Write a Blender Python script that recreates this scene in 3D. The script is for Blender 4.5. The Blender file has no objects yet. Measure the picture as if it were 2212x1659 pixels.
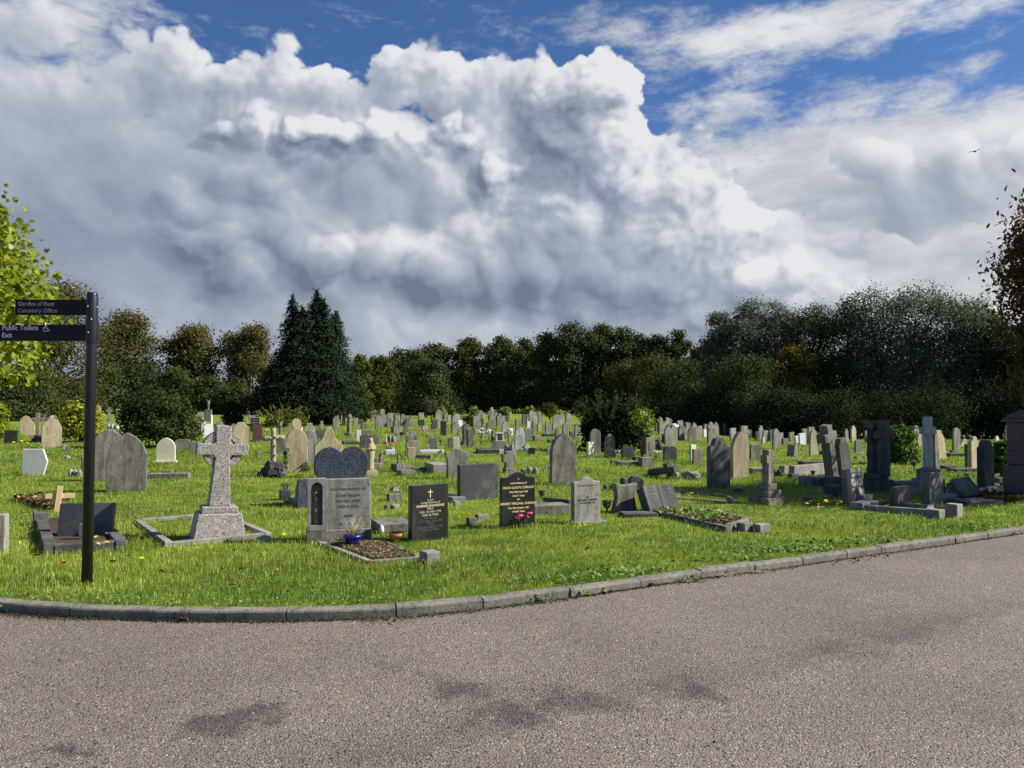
import bpy, bmesh, math, random
import numpy as np
from mathutils import Vector, Matrix, Euler, noise as mnoise
scene=bpy.context.scene
COL=scene.collection
# ------------------------------------------------------------------ camera
F=1671.0; HZ=868.0; CAMZ=1.52
cam_d=bpy.data.cameras.new('camera'); cam=bpy.data.objects.new('camera',cam_d); COL.objects.link(cam)
cam.location=(0,0,CAMZ)
PITCH=math.atan((HZ-829.5)/F)
cam.rotation_euler=(math.pi/2+PITCH,0,0)
cam_d.sensor_width=36; cam_d.lens=36*F/2212; cam_d.clip_start=.05; cam_d.clip_end=2000
scene.camera=cam
# ------------------------------------------------------------------ light
SUN_EL=math.radians(37); SUN_AZ=math.radians(1)         # azimuth: degrees forward of due right
sdir=Vector((math.cos(SUN_EL)*math.cos(SUN_AZ),math.cos(SUN_EL)*math.sin(SUN_AZ),math.sin(SUN_EL)))
SUN_ROT=math.atan2(sdir.x,sdir.y)
sl=bpy.data.lights.new('sun','SUN'); sl.energy=5.0; sl.angle=math.radians(.53); sl.color=(1,.95,.86)
so=bpy.data.objects.new('sun',sl); COL.objects.link(so)
so.rotation_euler=(-sdir).to_track_quat('-Z','Y').to_euler(); so.location=(40,10,40)
scene.view_settings.view_transform='Standard'; scene.view_settings.look='None'
scene.view_settings.exposure=.72; scene.view_settings.gamma=1
def build_sky(strength=0.1):
    w=bpy.data.worlds.new("World"); bpy.context.scene.world=w; w.use_nodes=True
    nt=w.node_tree; N=nt.nodes; N.clear()
    def mk(T):
        nodes=T.nodes; links=T.links
        class B: pass
        b=B()
        def setin(n,i,v):
            if v is None: return
            if isinstance(v,bpy.types.NodeSocket): links.new(v,n.inputs[i])
            else: n.inputs[i].default_value=v
        def M(op,a,c=None,d=None,clamp=False):
            n=nodes.new('ShaderNodeMath'); n.operation=op; n.use_clamp=clamp
            setin(n,0,a); setin(n,1,c); setin(n,2,d); return n.outputs[0]
        def V(op,a,c=None,out=0):
            n=nodes.new('ShaderNodeVectorMath'); n.operation=op
            setin(n,0,a); setin(n,1,c); return n.outputs[out]
        def noise(vec,scale,detail=4,rough=.55,out='Fac',dist=0):
            n=nodes.new('ShaderNodeTexNoise'); n.noise_dimensions='2D'
            setin(n,'Vector',vec); n.inputs['Scale'].default_value=scale; n.inputs['Detail'].default_value=detail
            n.inputs['Roughness'].default_value=rough; n.inputs['Distortion'].default_value=dist
            return n.outputs[out]
        def voro(vec,scale,sm=.6):
            n=nodes.new('ShaderNodeTexVoronoi'); n.voronoi_dimensions='2D'; n.feature='SMOOTH_F1'
            setin(n,'Vector',vec); n.inputs['Scale'].default_value=scale; n.inputs['Smoothness'].default_value=sm
            return n.outputs['Distance']
        def sstep(x,a,c):
            n=nodes.new('ShaderNodeMapRange'); n.interpolation_type='SMOOTHSTEP'
            setin(n,'Value',x); n.inputs['From Min'].default_value=a; n.inputs['From Max'].default_value=c
            return n.outputs[0]
        def mix(f,a,c):
            n=nodes.new('ShaderNodeMix'); n.data_type='RGBA'
            setin(n,0,f); setin(n,6,a); setin(n,7,c); return n.outputs[2]
        b.M,b.V,b.noise,b.voro,b.sstep,b.mix,b.nodes,b.links,b.setin=M,V,noise,voro,sstep,mix,nodes,links,setin
        return b
    def ae(x,y):                      # a point of the sky -> (azimuth, elevation) in units of about 3.4 degrees
        dx=(x-1106)/1671; dz=(868-y)/1671
        h=math.hypot(dx,1)
        return math.atan2(dx,1)*16.71, dz/h*16.71
    def ell(b,P,x,y,rx,ry):           # squared distance in an ellipse
        cx,cy=ae(x,y)
        d=b.V('MULTIPLY',b.V('SUBTRACT',P,(cx,cy,0)),(100/rx,100/ry,0))
        return b.V('DOT_PRODUCT',d,d,1)
    LOBES=[ # x,y,rx,ry,amp,z
     (400,165,105,95,.8,0),(520,215,150,95,.6,0),(630,200,120,85,.7,0),(730,215,150,90,.6,0),(850,165,85,75,.8,0),
     (960,200,120,90,.7,0),(1070,190,130,85,.7,0),(180,260,190,110,.55,0),(30,250,130,110,.5,0),(480,590,1000,420,.5,.12),(360,900,1440,480,.6,.26),
     (1040,262,170,95,.45,.2),(562,268,40,58,1.0,.42),(500,285,42,28,.8,.36),(650,268,46,30,.9,.42),(722,276,58,36,.95,.45),(815,265,60,44,1.0,.48),(968,268,50,52,1.05,.42),(1005,305,50,28,.8,.38),(600,310,120,40,.6,.4),
     (890,400,200,150,.75,.38),(620,380,260,110,.5,.25),
     (1285,195,95,88,1.0,.32),(1205,215,70,85,.85,.3),(1290,310,105,140,.9,.4),(1220,330,150,150,.6,.5),(1405,385,100,85,.95,.45),
     (1370,535,200,180,.8,.5),(1515,530,105,108,.85,.5),(1610,635,135,70,.8,.45),(1745,648,85,55,.8,.4),
     (1085,370,45,40,.8,.6),(1150,450,110,100,.7,.6),(1190,430,60,40,.7,.75),(1100,520,150,130,.5,.6),
     (560,385,115,62,.6,.55),(450,440,100,55,.5,.5),(430,505,100,48,.5,.62),(525,565,75,62,.5,.7),(840,540,95,58,.55,.85),(960,565,115,68,.55,.9),(700,550,75,50,.5,.8),(1050,490,85,75,.6,.75),(1100,570,115,80,.55,.8),(1480,405,72,60,.7,.7),(1545,475,72,62,.7,.75),(1460,560,115,90,.6,.85),(1330,600,125,88,.55,.85),(1240,500,110,90,.5,.8),(1650,605,80,50,.6,.7),(620,480,170,90,.45,.5),(30,45,150,80,.30,.0),(1975,400,225,95,.42,.02),(2110,370,150,70,.35,.0),
    ]
    G=bpy.data.node_groups.new('cloud_height','ShaderNodeTree')
    G.interface.new_socket('P',in_out='INPUT',socket_type='NodeSocketVector')
    G.interface.new_socket('A',in_out='INPUT',socket_type='NodeSocketFloat')
    G.interface.new_socket('B',in_out='INPUT',socket_type='NodeSocketFloat')
    G.interface.new_socket('H',in_out='OUTPUT',socket_type='NodeSocketFloat')
    gi=G.nodes.new('NodeGroupInput'); go=G.nodes.new('NodeGroupOutput')
    b=mk(G); P=gi.outputs[0]
    wv=b.V('SUBTRACT',b.noise(P,.95,4,.5,'Color'),(.5,.5,.5))
    Pw=b.V('ADD',P,b.V('MULTIPLY',wv,(1.15,.95,0)))
    H=None
    for (x,y,rx,ry,amp,z) in LOBES:
        h=b.M('MULTIPLY_ADD',ell(b,Pw,x,y,rx,ry),-amp,amp+z)
        H=h if H is None else b.M('SMOOTH_MAX',H,h,.06)
    Pv=b.V('ADD',P,b.V('MULTIPLY',wv,(.25,.25,0)))
    bil=None
    for sc_,k in ((2.2,.24),(4.9,.075)):
        q=b.M('MULTIPLY',b.M('ABSOLUTE',b.M('SUBTRACT',b.noise(Pv,sc_,0),.5)),k*3.4)
        bil=q if bil is None else b.M('ADD',bil,q)
    bil=b.M('MULTIPLY',b.M('SUBTRACT',bil,.16),gi.outputs[1])
    lump=None
    for sc_,k in ((.46,.70),(.95,.50)):
        q=b.M('MULTIPLY',b.M('ABSOLUTE',b.M('SUBTRACT',b.noise(Pv,sc_,0),.5)),k*3.0)
        lump=q if lump is None else b.M('ADD',lump,q)
    lump=b.M('MULTIPLY',b.M('SUBTRACT',lump,.50),gi.outputs[2])
    H=b.M('ADD',b.M('ADD',H,bil),lump)
    G.links.new(H,go.inputs[0])
    # ---- world
    b=mk(nt)
    tc=N.new('ShaderNodeTexCoord')
    sep=N.new('ShaderNodeSeparateXYZ'); nt.links.new(tc.outputs['Generated'],sep.inputs[0])
    X,Y,Z=sep.outputs
    az=b.M('MULTIPLY',b.M('ARCTAN2',X,Y),16.71)
    hh=b.M('SQRT',b.M('ADD',b.M('MULTIPLY',X,X),b.M('MULTIPLY',Y,Y)))
    el=b.M('MULTIPLY',b.M('MINIMUM',b.M('DIVIDE',Z,b.M('MAXIMUM',hh,.02)),3.0),16.71)
    cmb=N.new('ShaderNodeCombineXYZ'); nt.links.new(az,cmb.inputs[0]); nt.links.new(el,cmb.inputs[1])
    P=cmb.outputs[0]
    def soft(x,y,rx,ry,k):
        g=b.M('EXPONENT',b.M('MULTIPLY',ell(b,P,x,y,rx,ry),-1.0)); return b.M('MULTIPLY',g,k)
    amp=.20
    for a_ in [(1330,280,190,210,.70),(1540,520,170,160,.42),(720,270,330,60,.6),(760,150,560,70,.62),(1080,420,80,90,.6),(950,280,60,60,.5)]:
        amp=b.M('ADD',soft(*a_),amp)
    lmp=b.M('SUBTRACT',b.M('SUBTRACT',.72,b.M('ADD',soft(90,470,330,300,.42),soft(40,40,200,100,.5))),soft(900,860,1800,200,.48))
    def Hat(v):
        g=N.new('ShaderNodeGroup'); g.node_tree=G; nt.links.new(v,g.inputs[0]); b.setin(g,1,amp); b.setin(g,2,lmp); return g.outputs[0]
    s=(.66,.75)
    H0=Hat(P); H1=Hat(b.V('ADD',P,(s[0]*.17,s[1]*.17,0))); H2=Hat(b.V('ADD',P,(s[0]*.5,s[1]*.5,0)))
    alpha=b.sstep(H0,.02,.22)
    d1=b.M('SUBTRACT',H0,H1); d2=b.M('SUBTRACT',H0,H2)
    L=b.M('ADD',b.M('MULTIPLY',d1,.55),b.M('MULTIPLY',d2,.66))
    rim=b.M('MULTIPLY',b.M('SUBTRACT',1.0,b.sstep(H0,.1,.75)),.30)       # thin edges let light through
    L=b.M('ADD',L,rim)
    # broad light and dark masses of the bank
    for (x,y,rx,ry,k) in [(1990,430,200,55,-.26),(150,470,400,220,-.30),(940,650,330,50,-.24),(740,268,300,34,.22),(680,215,330,26,-.14),(880,520,200,34,.14),(760,480,240,60,.05),(1290,150,110,60,.10),(600,570,150,90,-.12),(1215,285,95,80,-.36),(1300,620,200,80,-.16),
                          (880,330,120,110,.10),(1370,310,60,150,.26),(1560,520,160,110,.22),(960,480,220,60,.06),(900,540,190,50,.10),
                          (1000,180,400,60,.08),(400,130,180,60,.10),(1720,600,130,70,.18),(330,740,260,60,-.02),(870,760,300,60,.10),(300,760,300,70,.06),(1200,760,250,50,.06),(1350,690,500,30,.06)]:
        L=b.M('ADD',L,soft(x,y,rx,ry,k))
    big=b.M('MULTIPLY',b.M('SUBTRACT',b.noise(P,.5,5,.6),.5),.45)
    t=b.M('ADD',b.M('MULTIPLY',b.M('ADD',L,big),.68),.49,clamp=True)
    ramp=N.new('ShaderNodeValToRGB'); nt.links.new(t,ramp.inputs[0])
    cr=ramp.color_ramp; cr.elements[0].position=0; cr.elements[0].color=(.185,.235,.325,1)
    cr.elements[1].position=1; cr.elements[1].color=(.90,.915,.95,1)
    e=cr.elements.new(.30); e.color=(.325,.38,.48,1)
    e=cr.elements.new(.58); e.color=(.485,.54,.635,1)
    e=cr.elements.new(.80); e.color=(.72,.755,.825,1)
    cloud=ramp.outputs[0]
    # clear blue between the clouds
    sky=N.new('ShaderNodeTexSky'); sky.sky_type='NISHITA'; sky.sun_disc=False
    sky.sun_elevation=SUN_EL; sky.sun_rotation=SUN_ROT; sky.air_density=1.0; sky.dust_density=.3; sky.ozone_density=2.5
    skyc=b.V('MULTIPLY',sky.outputs[0],(strength*.62,strength*.86,strength*1.22))
    # high thin veils: streaked noise
    rot=N.new('ShaderNodeMapping'); nt.links.new(P,rot.inputs[0]); rot.inputs['Rotation'].default_value=(0,0,math.radians(-16)); rot.inputs['Scale'].default_value=(.55,1.25,1)
    wn=b.noise(rot.outputs[0],1.1,9,.68,'Fac',.12)
    def veil(x,y,rx,ry,k): return soft(x,y,rx,ry,k)
    area=None
    for a_ in [(90,60,190,110,.62),(260,20,150,70,.25),(1180,20,220,75,.34),(1600,70,280,62,.62),(1980,20,300,60,.62),(1700,280,300,95,.44),(2080,310,260,75,.60),
               (1560,215,120,60,.28),(1950,400,330,120,.95),(1800,520,420,140,.80),(2150,540,260,160,.70),(1900,760,500,70,.62),(1560,640,300,70,.7),(2150,700,120,60,.4),(2130,130,40,22,.42),(640,85,70,30,.28),(1400,160,80,40,.3)]:
        v=veil(*a_); area=v if area is None else b.M('ADD',area,v)
    other=b.M('MULTIPLY',b.sstep(b.M('ABSOLUTE',az),14.5,19.0),.10)       # unseen rest of the sky: veils kept thin to lower the ambient light
    area=b.M('ADD',area,other)
    va=b.sstep(b.M('ADD',area,b.M('MULTIPLY',b.M('SUBTRACT',wn,.5),1.9)),.12,.95)
    lv=b.M('ADD',b.M('MULTIPLY',b.M('SUBTRACT',b.noise(rot.outputs[0],.9,6,.6),.5),.9),.74)
    for (x,y,rx,ry,k) in [(1950,420,200,60,-.30),(90,90,160,80,-.14),(1180,30,200,60,-.30),(1700,510,200,40,-.14),(1600,70,300,70,.10),(1990,20,300,60,.12),(2100,300,260,60,.16),(1800,560,200,40,-.1),(2000,470,180,30,.08)]:
        lv=b.M('ADD',lv,soft(x,y,rx,ry,k))
    r2=N.new('ShaderNodeValToRGB'); nt.links.new(lv,r2.inputs[0])
    for i,(p,c) in enumerate([(0,(.26,.29,.34,1)),(1,(.86,.88,.92,1))]):
        r2.color_ramp.elements[i].position=p; r2.color_ramp.elements[i].color=c
    e=r2.color_ramp.elements.new(.5); e.color=(.50,.545,.62,1)
    base=b.mix(va,skyc,r2.outputs[0])
    col=b.mix(alpha,base,cloud)
    bg=N.new('ShaderNodeBackground'); nt.links.new(col,bg.inputs[0]); bg.inputs[1].default_value=.53
    out=N.new('ShaderNodeOutputWorld'); nt.links.new(bg.outputs[0],out.inputs[0])
build_sky(.1)
RND=random.Random(7); NP=np.random.default_rng(11)
# ------------------------------------------------------------------ from a pixel of the photograph (2212 wide) to a place
def ray(X,Y):
    d=Vector(((X-1106)/F,(829.5-Y)/F,-1)); d=Matrix.Rotation(math.pi/2+PITCH,3,'X')@d
    return d.x/d.y,d.z/d.y
def slope(q):
    t=min(1,max(0,(q-.08)/.27)); return .025*t*t*(3-2*t)
def zg(x,y):                                   # the field falls away a little behind and to one side
    y0=max(y,1.0); return -slope(x/y0)*min(max(0,y-12),120)
def at(X,Y,zoff=0.0):
    rx,rz=ray(X,Y); s=slope(rx); H=CAMZ-zoff
    y=H/max(1e-4,-rz)
    if y>12: y=(H-12*s)/max(1e-4,(-rz-s))
    y=min(y,150); return Vector((rx*y,y,zg(rx*y,y)+zoff))
def on(X,y,z=None):                            # a point at depth y under picture column X
    rx,_=ray(X,HZ); return Vector((rx*y,y,zg(rx*y,y) if z is None else z))
def height(Y,y): return CAMZ+ray(1106,Y)[1]*y
def tv(k,u,v): return 276.5*k+u/8.0, 829.5+v/8.0
# ------------------------------------------------------------------ objects
def tag(o,label=None,cat=None,group=None,kind=None):
    if label: o['label']=label
    if cat: o['category']=cat
    if group: o['group']=group
    if kind: o['kind']=kind
    return o
def obj(name,me,mat=None,parent=None,loc=None,rot=None):
    o=bpy.data.objects.new(name,me); COL.objects.link(o)
    if mat is not None and me is not None and not me.materials: me.materials.append(mat)
    if parent: o.parent=parent
    if loc is not None: o.location=loc
    if rot is not None: o.rotation_euler=rot
    return o
def thing(name,label,cat,loc=(0,0,0),rot=(0,0,0),group=None):
    o=bpy.data.objects.new(name,None); COL.objects.link(o); o.empty_display_size=.2
    o.location=loc; o.rotation_euler=rot; return tag(o,label,cat,group)
def mesh_np(name,V,faces_idx,loop_start,cols=None,smooth=False):
    me=bpy.data.meshes.new(name)
    me.vertices.add(len(V)); me.vertices.foreach_set('co',np.asarray(V,np.float32).ravel())
    me.loops.add(len(faces_idx)); me.loops.foreach_set('vertex_index',np.asarray(faces_idx,np.int32))
    me.polygons.add(len(loop_start)); me.polygons.foreach_set('loop_start',np.asarray(loop_start,np.int32))
    me.update(calc_edges=True)
    if cols is not None:
        a=me.color_attributes.new('tint','FLOAT_COLOR','POINT')
        c=np.ones((len(V),4),np.float32); c[:,:3]=cols; a.data.foreach_set('color',c.ravel())
    if smooth: me.polygons.foreach_set('use_smooth',np.ones(len(loop_start),bool))
    me.validate(); return me
def bm_mesh(bm,name,smooth=False):
    me=bpy.data.meshes.new(name); bmesh.ops.recalc_face_normals(bm,faces=bm.faces); bm.to_mesh(me); bm.free()
    if smooth: me.polygons.foreach_set('use_smooth',np.ones(len(me.polygons),bool))
    return me
def bevel_all(bm,w,seg=1,ang=25):
    if w<=0: return
    bm.normal_update()
    es=[e for e in bm.edges if len(e.link_faces)==2 and e.calc_face_angle(0)>math.radians(ang)]
    bmesh.ops.bevel(bm,geom=es,offset=w,segments=seg,affect='EDGES',clamp_overlap=True,profile=.5)
def add_box(bm,c,s,rz=0,taper=1.0,tz=None):
    """box: centre of the base c, size s; taper scales the top"""
    x,y,z=s[0]/2,s[1]/2,s[2]
    vs=[]
    for zz,k in ((0,1),(z,taper)):
        for sx,sy in ((-1,-1),(1,-1),(1,1),(-1,1)):
            p=Vector((sx*x*k,sy*y*k,zz)); p.rotate(Euler((0,0,rz))); vs.append(bm.verts.new(p+Vector(c)))
    for f in ((0,3,2,1),(4,5,6,7),(0,1,5,4),(1,2,6,5),(2,3,7,6),(3,0,4,7)): bm.faces.new([vs[i] for i in f])
    return vs
def box_mesh(name,boxes,bev=.006):
    bm=bmesh.new()
    for b in boxes: add_box(bm,*b)
    bevel_all(bm,bev,1); return bm_mesh(bm,name)
def add_prism(bm,pts,y0,y1):
    """outline (x,z) carried from y0 to y1"""
    a=[bm.verts.new((x,y0,z)) for x,z in pts]; b=[bm.verts.new((x,y1,z)) for x,z in pts]
    n=len(pts); bm.faces.new(a); bm.faces.new(b[::-1])
    for i in range(n):
        j=(i+1)%n; bm.faces.new([a[j],a[i],b[i],b[j]])
def prism_mesh(name,pts,t,bev=.007):
    bm=bmesh.new(); add_prism(bm,pts,-t/2,t/2); bmesh.ops.recalc_face_normals(bm,faces=bm.faces)
    bevel_all(bm,bev,1,30); return bm_mesh(bm,name)
def add_ring(bm,outer,inner,y0,y1):
    n=len(outer)
    def loop(p,y): return [bm.verts.new((x,y,z)) for x,z in p]
    o0,i0,o1,i1=loop(outer,y0),loop(inner,y0),loop(outer,y1),loop(inner,y1)
    for k in range(n):
        j=(k+1)%n
        for q in ((o0[k],o0[j],i0[j],i0[k]),(o1[j],o1[k],i1[k],i1[j]),(o0[j],o0[k],o1[k],o1[j]),(i0[k],i0[j],i1[j],i1[k])): bm.faces.new(q)
def add_lathe(bm,prof,n=20,c=(0,0,0),sx=1,sy=1,fold=0,nf=9):
    rings=[]
    for r,z in prof:
        rings.append([bm.verts.new((c[0]+sx*r*(1+fold*math.cos(nf*2*math.pi*i/n))*math.cos(2*math.pi*i/n),c[1]+sy*r*(1+fold*math.cos(nf*2*math.pi*i/n))*math.sin(2*math.pi*i/n),c[2]+z)) for i in range(n)])
    for a,b in zip(rings,rings[1:]):
        for i in range(n):
            j=(i+1)%n; bm.faces.new([a[i],a[j],b[j],b[i]])
    bm.faces.new(rings[0][::-1]); bm.faces.new(rings[-1])
def add_tube(bm,pts,rad,n=7):
    pts=[Vector(p) for p in pts]; rings=[]
    for i,p in enumerate(pts):
        d=(pts[min(i+1,len(pts)-1)]-pts[max(i-1,0)]).normalized()
        u=d.cross(Vector((.3,.9,.25))); u=u.normalized() if u.length>1e-4 else Vector((1,0,0)); v=d.cross(u)
        r=rad[i] if isinstance(rad,(list,tuple)) else rad
        rings.append([bm.verts.new(p+(u*math.cos(2*math.pi*k/n)+v*math.sin(2*math.pi*k/n))*r) for k in range(n)])
    for a,b in zip(rings,rings[1:]):
        for k in range(n):
            j=(k+1)%n; bm.faces.new([a[k],a[j],b[j],b[k]])
    bm.faces.new(rings[0][::-1]); bm.faces.new(rings[-1])
def rough_rock(bm,c,s,seed,sub=2,amp=.25,rz=0):
    r=bmesh.ops.create_icosphere(bm,subdivisions=sub,radius=1)
    for v in r['verts']:
        p=v.co.copy(); m=max(abs(p.x),abs(p.y),abs(p.z)); p=p*(.55+.45/m)*.8
        k=1+amp*mnoise.noise(v.co*1.6+Vector((seed*3.1,seed*7.7,0)))+amp*.5*mnoise.noise(v.co*4+Vector((seed,0,0)))
        p=Vector((p.x*s[0]*k,p.y*s[1]*k,p.z*s[2]*k)); p.rotate(Euler((0,0,rz))); v.co=p+Vector(c)
# ------------------------------------------------------------------ materials
class NB:
    def __init__(s,name):
        s.m=bpy.data.materials.new(name); s.m.use_nodes=True; s.t=s.m.node_tree; s.n=s.t.nodes; s.l=s.t.links
        s.p=s.n['Principled BSDF']; s.out=s.n['Material Output']
    def set(s,n,i,v):
        if v is None: return
        if isinstance(v,bpy.types.NodeSocket): s.l.new(v,n.inputs[i])
        else:
            if isinstance(v,(tuple,list)) and len(v)==3 and n.inputs[i].type=='RGBA': v=(*v,1)
            n.inputs[i].default_value=v
    def math(s,op,a,b=None,c=None,clamp=False):
        n=s.n.new('ShaderNodeMath'); n.operation=op; n.use_clamp=clamp
        s.set(n,0,a); s.set(n,1,b); s.set(n,2,c); return n.outputs[0]
    def vm(s,op,a,b=None,out=0):
        n=s.n.new('ShaderNodeVectorMath'); n.operation=op; s.set(n,0,a); s.set(n,1,b); return n.outputs[out]
    def coord(s,which='Object',rnd=True,scale=(1,1,1)):
        tc=s.n.new('ShaderNodeTexCoord'); v=tc.outputs[which]
        if rnd:
            oi=s.n.new('ShaderNodeObjectInfo'); k=s.vm('SCALE',(37.0,17.0,53.0)); s.l.new(oi.outputs['Random'],k.node.inputs['Scale'])
            v=s.vm('ADD',v,k)
        if scale!=(1,1,1): v=s.vm('MULTIPLY',v,scale)
        return v
    def pos(s):
        return s.n.new('ShaderNodeNewGeometry').outputs['Position']
    def noise(s,v,scale,detail=4,rough=.55,out='Fac'):
        n=s.n.new('ShaderNodeTexNoise'); s.set(n,'Vector',v); n.inputs['Scale'].default_value=scale
        n.inputs['Detail'].default_value=detail; n.inputs['Roughness'].default_value=rough; return n.outputs[out]
    def voro(s,v,scale,out='Distance',feat='F1'):
        n=s.n.new('ShaderNodeTexVoronoi'); n.feature=feat; s.set(n,'Vector',v); n.inputs['Scale'].default_value=scale; return n.outputs[out]
    def ss(s,x,a,b,lo=0,hi=1):
        n=s.n.new('ShaderNodeMapRange'); n.interpolation_type='SMOOTHSTEP'; s.set(n,'Value',x)
        for i,k in (('From Min',a),('From Max',b),('To Min',lo),('To Max',hi)): n.inputs[i].default_value=k
        return n.outputs[0]
    def mix(s,f,a,b,mode='MIX'):
        n=s.n.new('ShaderNodeMix'); n.data_type='RGBA'; n.blend_type=mode; s.set(n,0,f); s.set(n,6,a); s.set(n,7,b); return n.outputs[2]
    def attr(s,name):
        n=s.n.new('ShaderNodeAttribute'); n.attribute_name=name; return n.outputs['Color']
    def bump(s,h,strength,dist=.01):
        n=s.n.new('ShaderNodeBump'); n.inputs['Strength'].default_value=strength; n.inputs['Distance'].default_value=dist
        s.set(n,'Height',h); s.l.new(n.outputs[0],s.p.inputs['Normal'])
    def done(s,col,rough=.85,spec=.3,metal=0):
        s.set(s.p,'Base Color',col); s.set(s.p,'Roughness',rough); s.set(s.p,'Specular IOR Level',spec); s.p.inputs['Metallic'].default_value=metal; return s.m
def stone(name,c,dark=.45,light=1.5,streak=.7,spot=.4,lichen=None,rough=.88,bump=.35):
    b=NB(name); v=b.coord(); vs=b.vm('MULTIPLY',v,(9,9,.75))
    st=b.ss(b.noise(vs,1.6,4,.65),.42,.60)                                   # rain streaks
    bl=b.ss(b.noise(b.vm('MULTIPLY',v,(1,1,.6)),3.0,5,.7),.42,.62)                                   # broad staining
    fi=b.noise(v,46,3,.7)                                                   # grain
    sp=b.ss(b.noise(v,17,4,.75),.53,.63)                                     # spotting
    cd=tuple(x*dark for x in c); cl=tuple(min(.95,x*light) for x in c)
    col=b.mix(b.math('MULTIPLY',st,streak),c,cd)
    col=b.mix(b.math('MULTIPLY',bl,.6),col,cl)
    col=b.mix(b.math('MULTIPLY',sp,spot),col,cd)
    if lichen: col=b.mix(b.ss(b.noise(v,8,6,.75),.60,.70),col,lichen)
    col=b.mix(.5,col,b.mix(fi,(.25,.25,.25),(1,1,1)),'OVERLAY')
    b.bump(b.math('ADD',fi,b.math('MULTIPLY',sp,.5)),bump,.006)
    return b.done(col,rough,.25)
def granite(name,c,speck,speck2=None,scale=150,amt=.5,rough=.18,dust=.0):
    b=NB(name); v=b.coord()
    k=b.voro(v,scale,'Color'); sep=b.n.new('ShaderNodeSeparateColor'); b.l.new(k,sep.inputs[0])
    col=b.mix(b.ss(sep.outputs[0],1-amt,1-amt*.6),c,speck)
    if speck2: col=b.mix(b.ss(sep.outputs[1],.62,.72),col,speck2)
    col=b.mix(b.math('MULTIPLY',b.noise(v,5,4),.5),col,b.mix(.5,col,(0.02,.02,.02)))
    d=b.ss(b.noise(v,2.6,5,.65),.40,.75)
    if dust: col=b.mix(b.math('MULTIPLY',d,dust),col,(.20,.20,.18))
    return b.done(col,b.math('MULTIPLY_ADD',d,.25,rough),.5)
def plain(name,c,rough=.6,spec=.4,var=.25,scale=20,metal=0):
    b=NB(name); v=b.coord(); n=b.noise(v,scale,4)
    col=b.mix(n,tuple(x*(1-var) for x in c),tuple(min(1,x*(1+var)) for x in c)); b.bump(n,.1,.003)
    return b.done(col,rough,spec,metal)
def leafmat(name,trans=.35,rough=.55,spec=.25):
    b=NB(name); c=b.attr('tint'); b.done(c,rough,spec)
    tr=b.n.new('ShaderNodeBsdfTranslucent'); b.set(tr,'Color',b.mix(1.0,c,(1.15,1.25,.55),'MULTIPLY'))
    mx=b.n.new('ShaderNodeMixShader'); mx.inputs[0].default_value=trans
    b.l.new(b.p.outputs[0],mx.inputs[1]); b.l.new(tr.outputs[0],mx.inputs[2]); b.l.new(mx.outputs[0],b.out.inputs[0]); return b.m
M={}
M['grey']=stone('weathered_grey_stone',(.175,.16,.132),.42,1.6,.8,.5)
M['grey2']=stone('dark_weathered_stone',(.145,.132,.11),.42,1.75,.75,.45)
M['dark']=stone('blackened_stone',(.075,.072,.066),.5,1.9,.6,.3)
M['pale']=stone('pale_grey_stone',(.245,.228,.195),.45,1.35,.6,.55)
M['tan']=stone('buff_sandstone',(.40,.32,.20),.55,1.25,.65,.35)
M['tan2']=stone('stained_buff_sandstone',(.36,.29,.18),.48,1.3,.55,.6)
M['brown']=stone('brown_sandstone',(.20,.165,.125),.5,1.5,.8,.3,lichen=None)
M['gold']=stone('lichened_sandstone',(.33,.27,.175),.55,1.3,.5,.3,lichen=(.33,.20,.05))
M['cream']=stone('cream_limestone',(.55,.50,.38),.8,1.15,.3,.12)
M['white']=stone('white_marble',(.58,.58,.56),.6,1.1,.35,.2,rough=.6)
M['whited']=stone('weathered_marble',(.42,.42,.40),.45,1.25,.7,.4,rough=.7)
M['conc']=stone('kerb_concrete',(.165,.15,.122),.5,1.5,.35,.7,lichen=(.10,.105,.055),bump=.7)
M['black']=granite('black_granite',(.012,.013,.014),(.03,.032,.034),None,220,.4,.14,.10)
M['slate']=granite('dark_grey_granite',(.035,.037,.038),(.07,.07,.07),None,200,.4,.35,.35)
M['blue']=granite('blue_grey_granite',(.022,.028,.040),(.085,.10,.125),(.010,.012,.018),95,.40,.3,.05)
M['bgrey']=granite('blue_grey_stone',(.17,.18,.19),(.26,.27,.28),(.10,.105,.11),150,.4,.5,.1)
M['lgran']=granite('light_grey_granite',(.58,.59,.575),(.70,.71,.69),(.44,.45,.44),120,.4,.6,0)
M['pgran']=granite('pink_grey_granite',(.36,.315,.275),(.52,.475,.43),(.12,.105,.095),125,.42,.55,0)
M['red']=granite('red_granite',(.16,.055,.05),(.24,.10,.09),(.05,.02,.02),140,.4,.25,.06)
M['redm']=granite('red_brown_granite',(.115,.062,.055),(.16,.09,.08),(.05,.03,.028),140,.4,.45,.12)
M['rockd']=stone('dark_rubble',(.06,.056,.052),.4,2.6,.1,.5,bump=.9)
M['rock']=stone('grey_rubble',(.20,.185,.165),.4,1.6,.1,.5,bump=.9)
M['logs']=stone('log_carved_stone',(.33,.27,.18),.5,1.2,.6,.4,bump=.6)
M['post']=plain('black_painted_metal',(.010,.011,.014),.38,.5,.15,30)
M['sign']=plain('black_sign_board',(.004,.0045,.006),.45,.3,.1,12)
M['letter']=plain('white_lettering',(.75,.75,.75),.6,.3,.03)
M['lettergrey']=plain('grey_lettering',(.36,.36,.37),.6,.3,.03)
M['goldleaf']=plain('gold_lettering',(.80,.62,.30),.4,.5,.1)
M['goldworn']=plain('worn_gold_lettering',(.42,.38,.28),.5,.4,.2,60)
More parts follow.
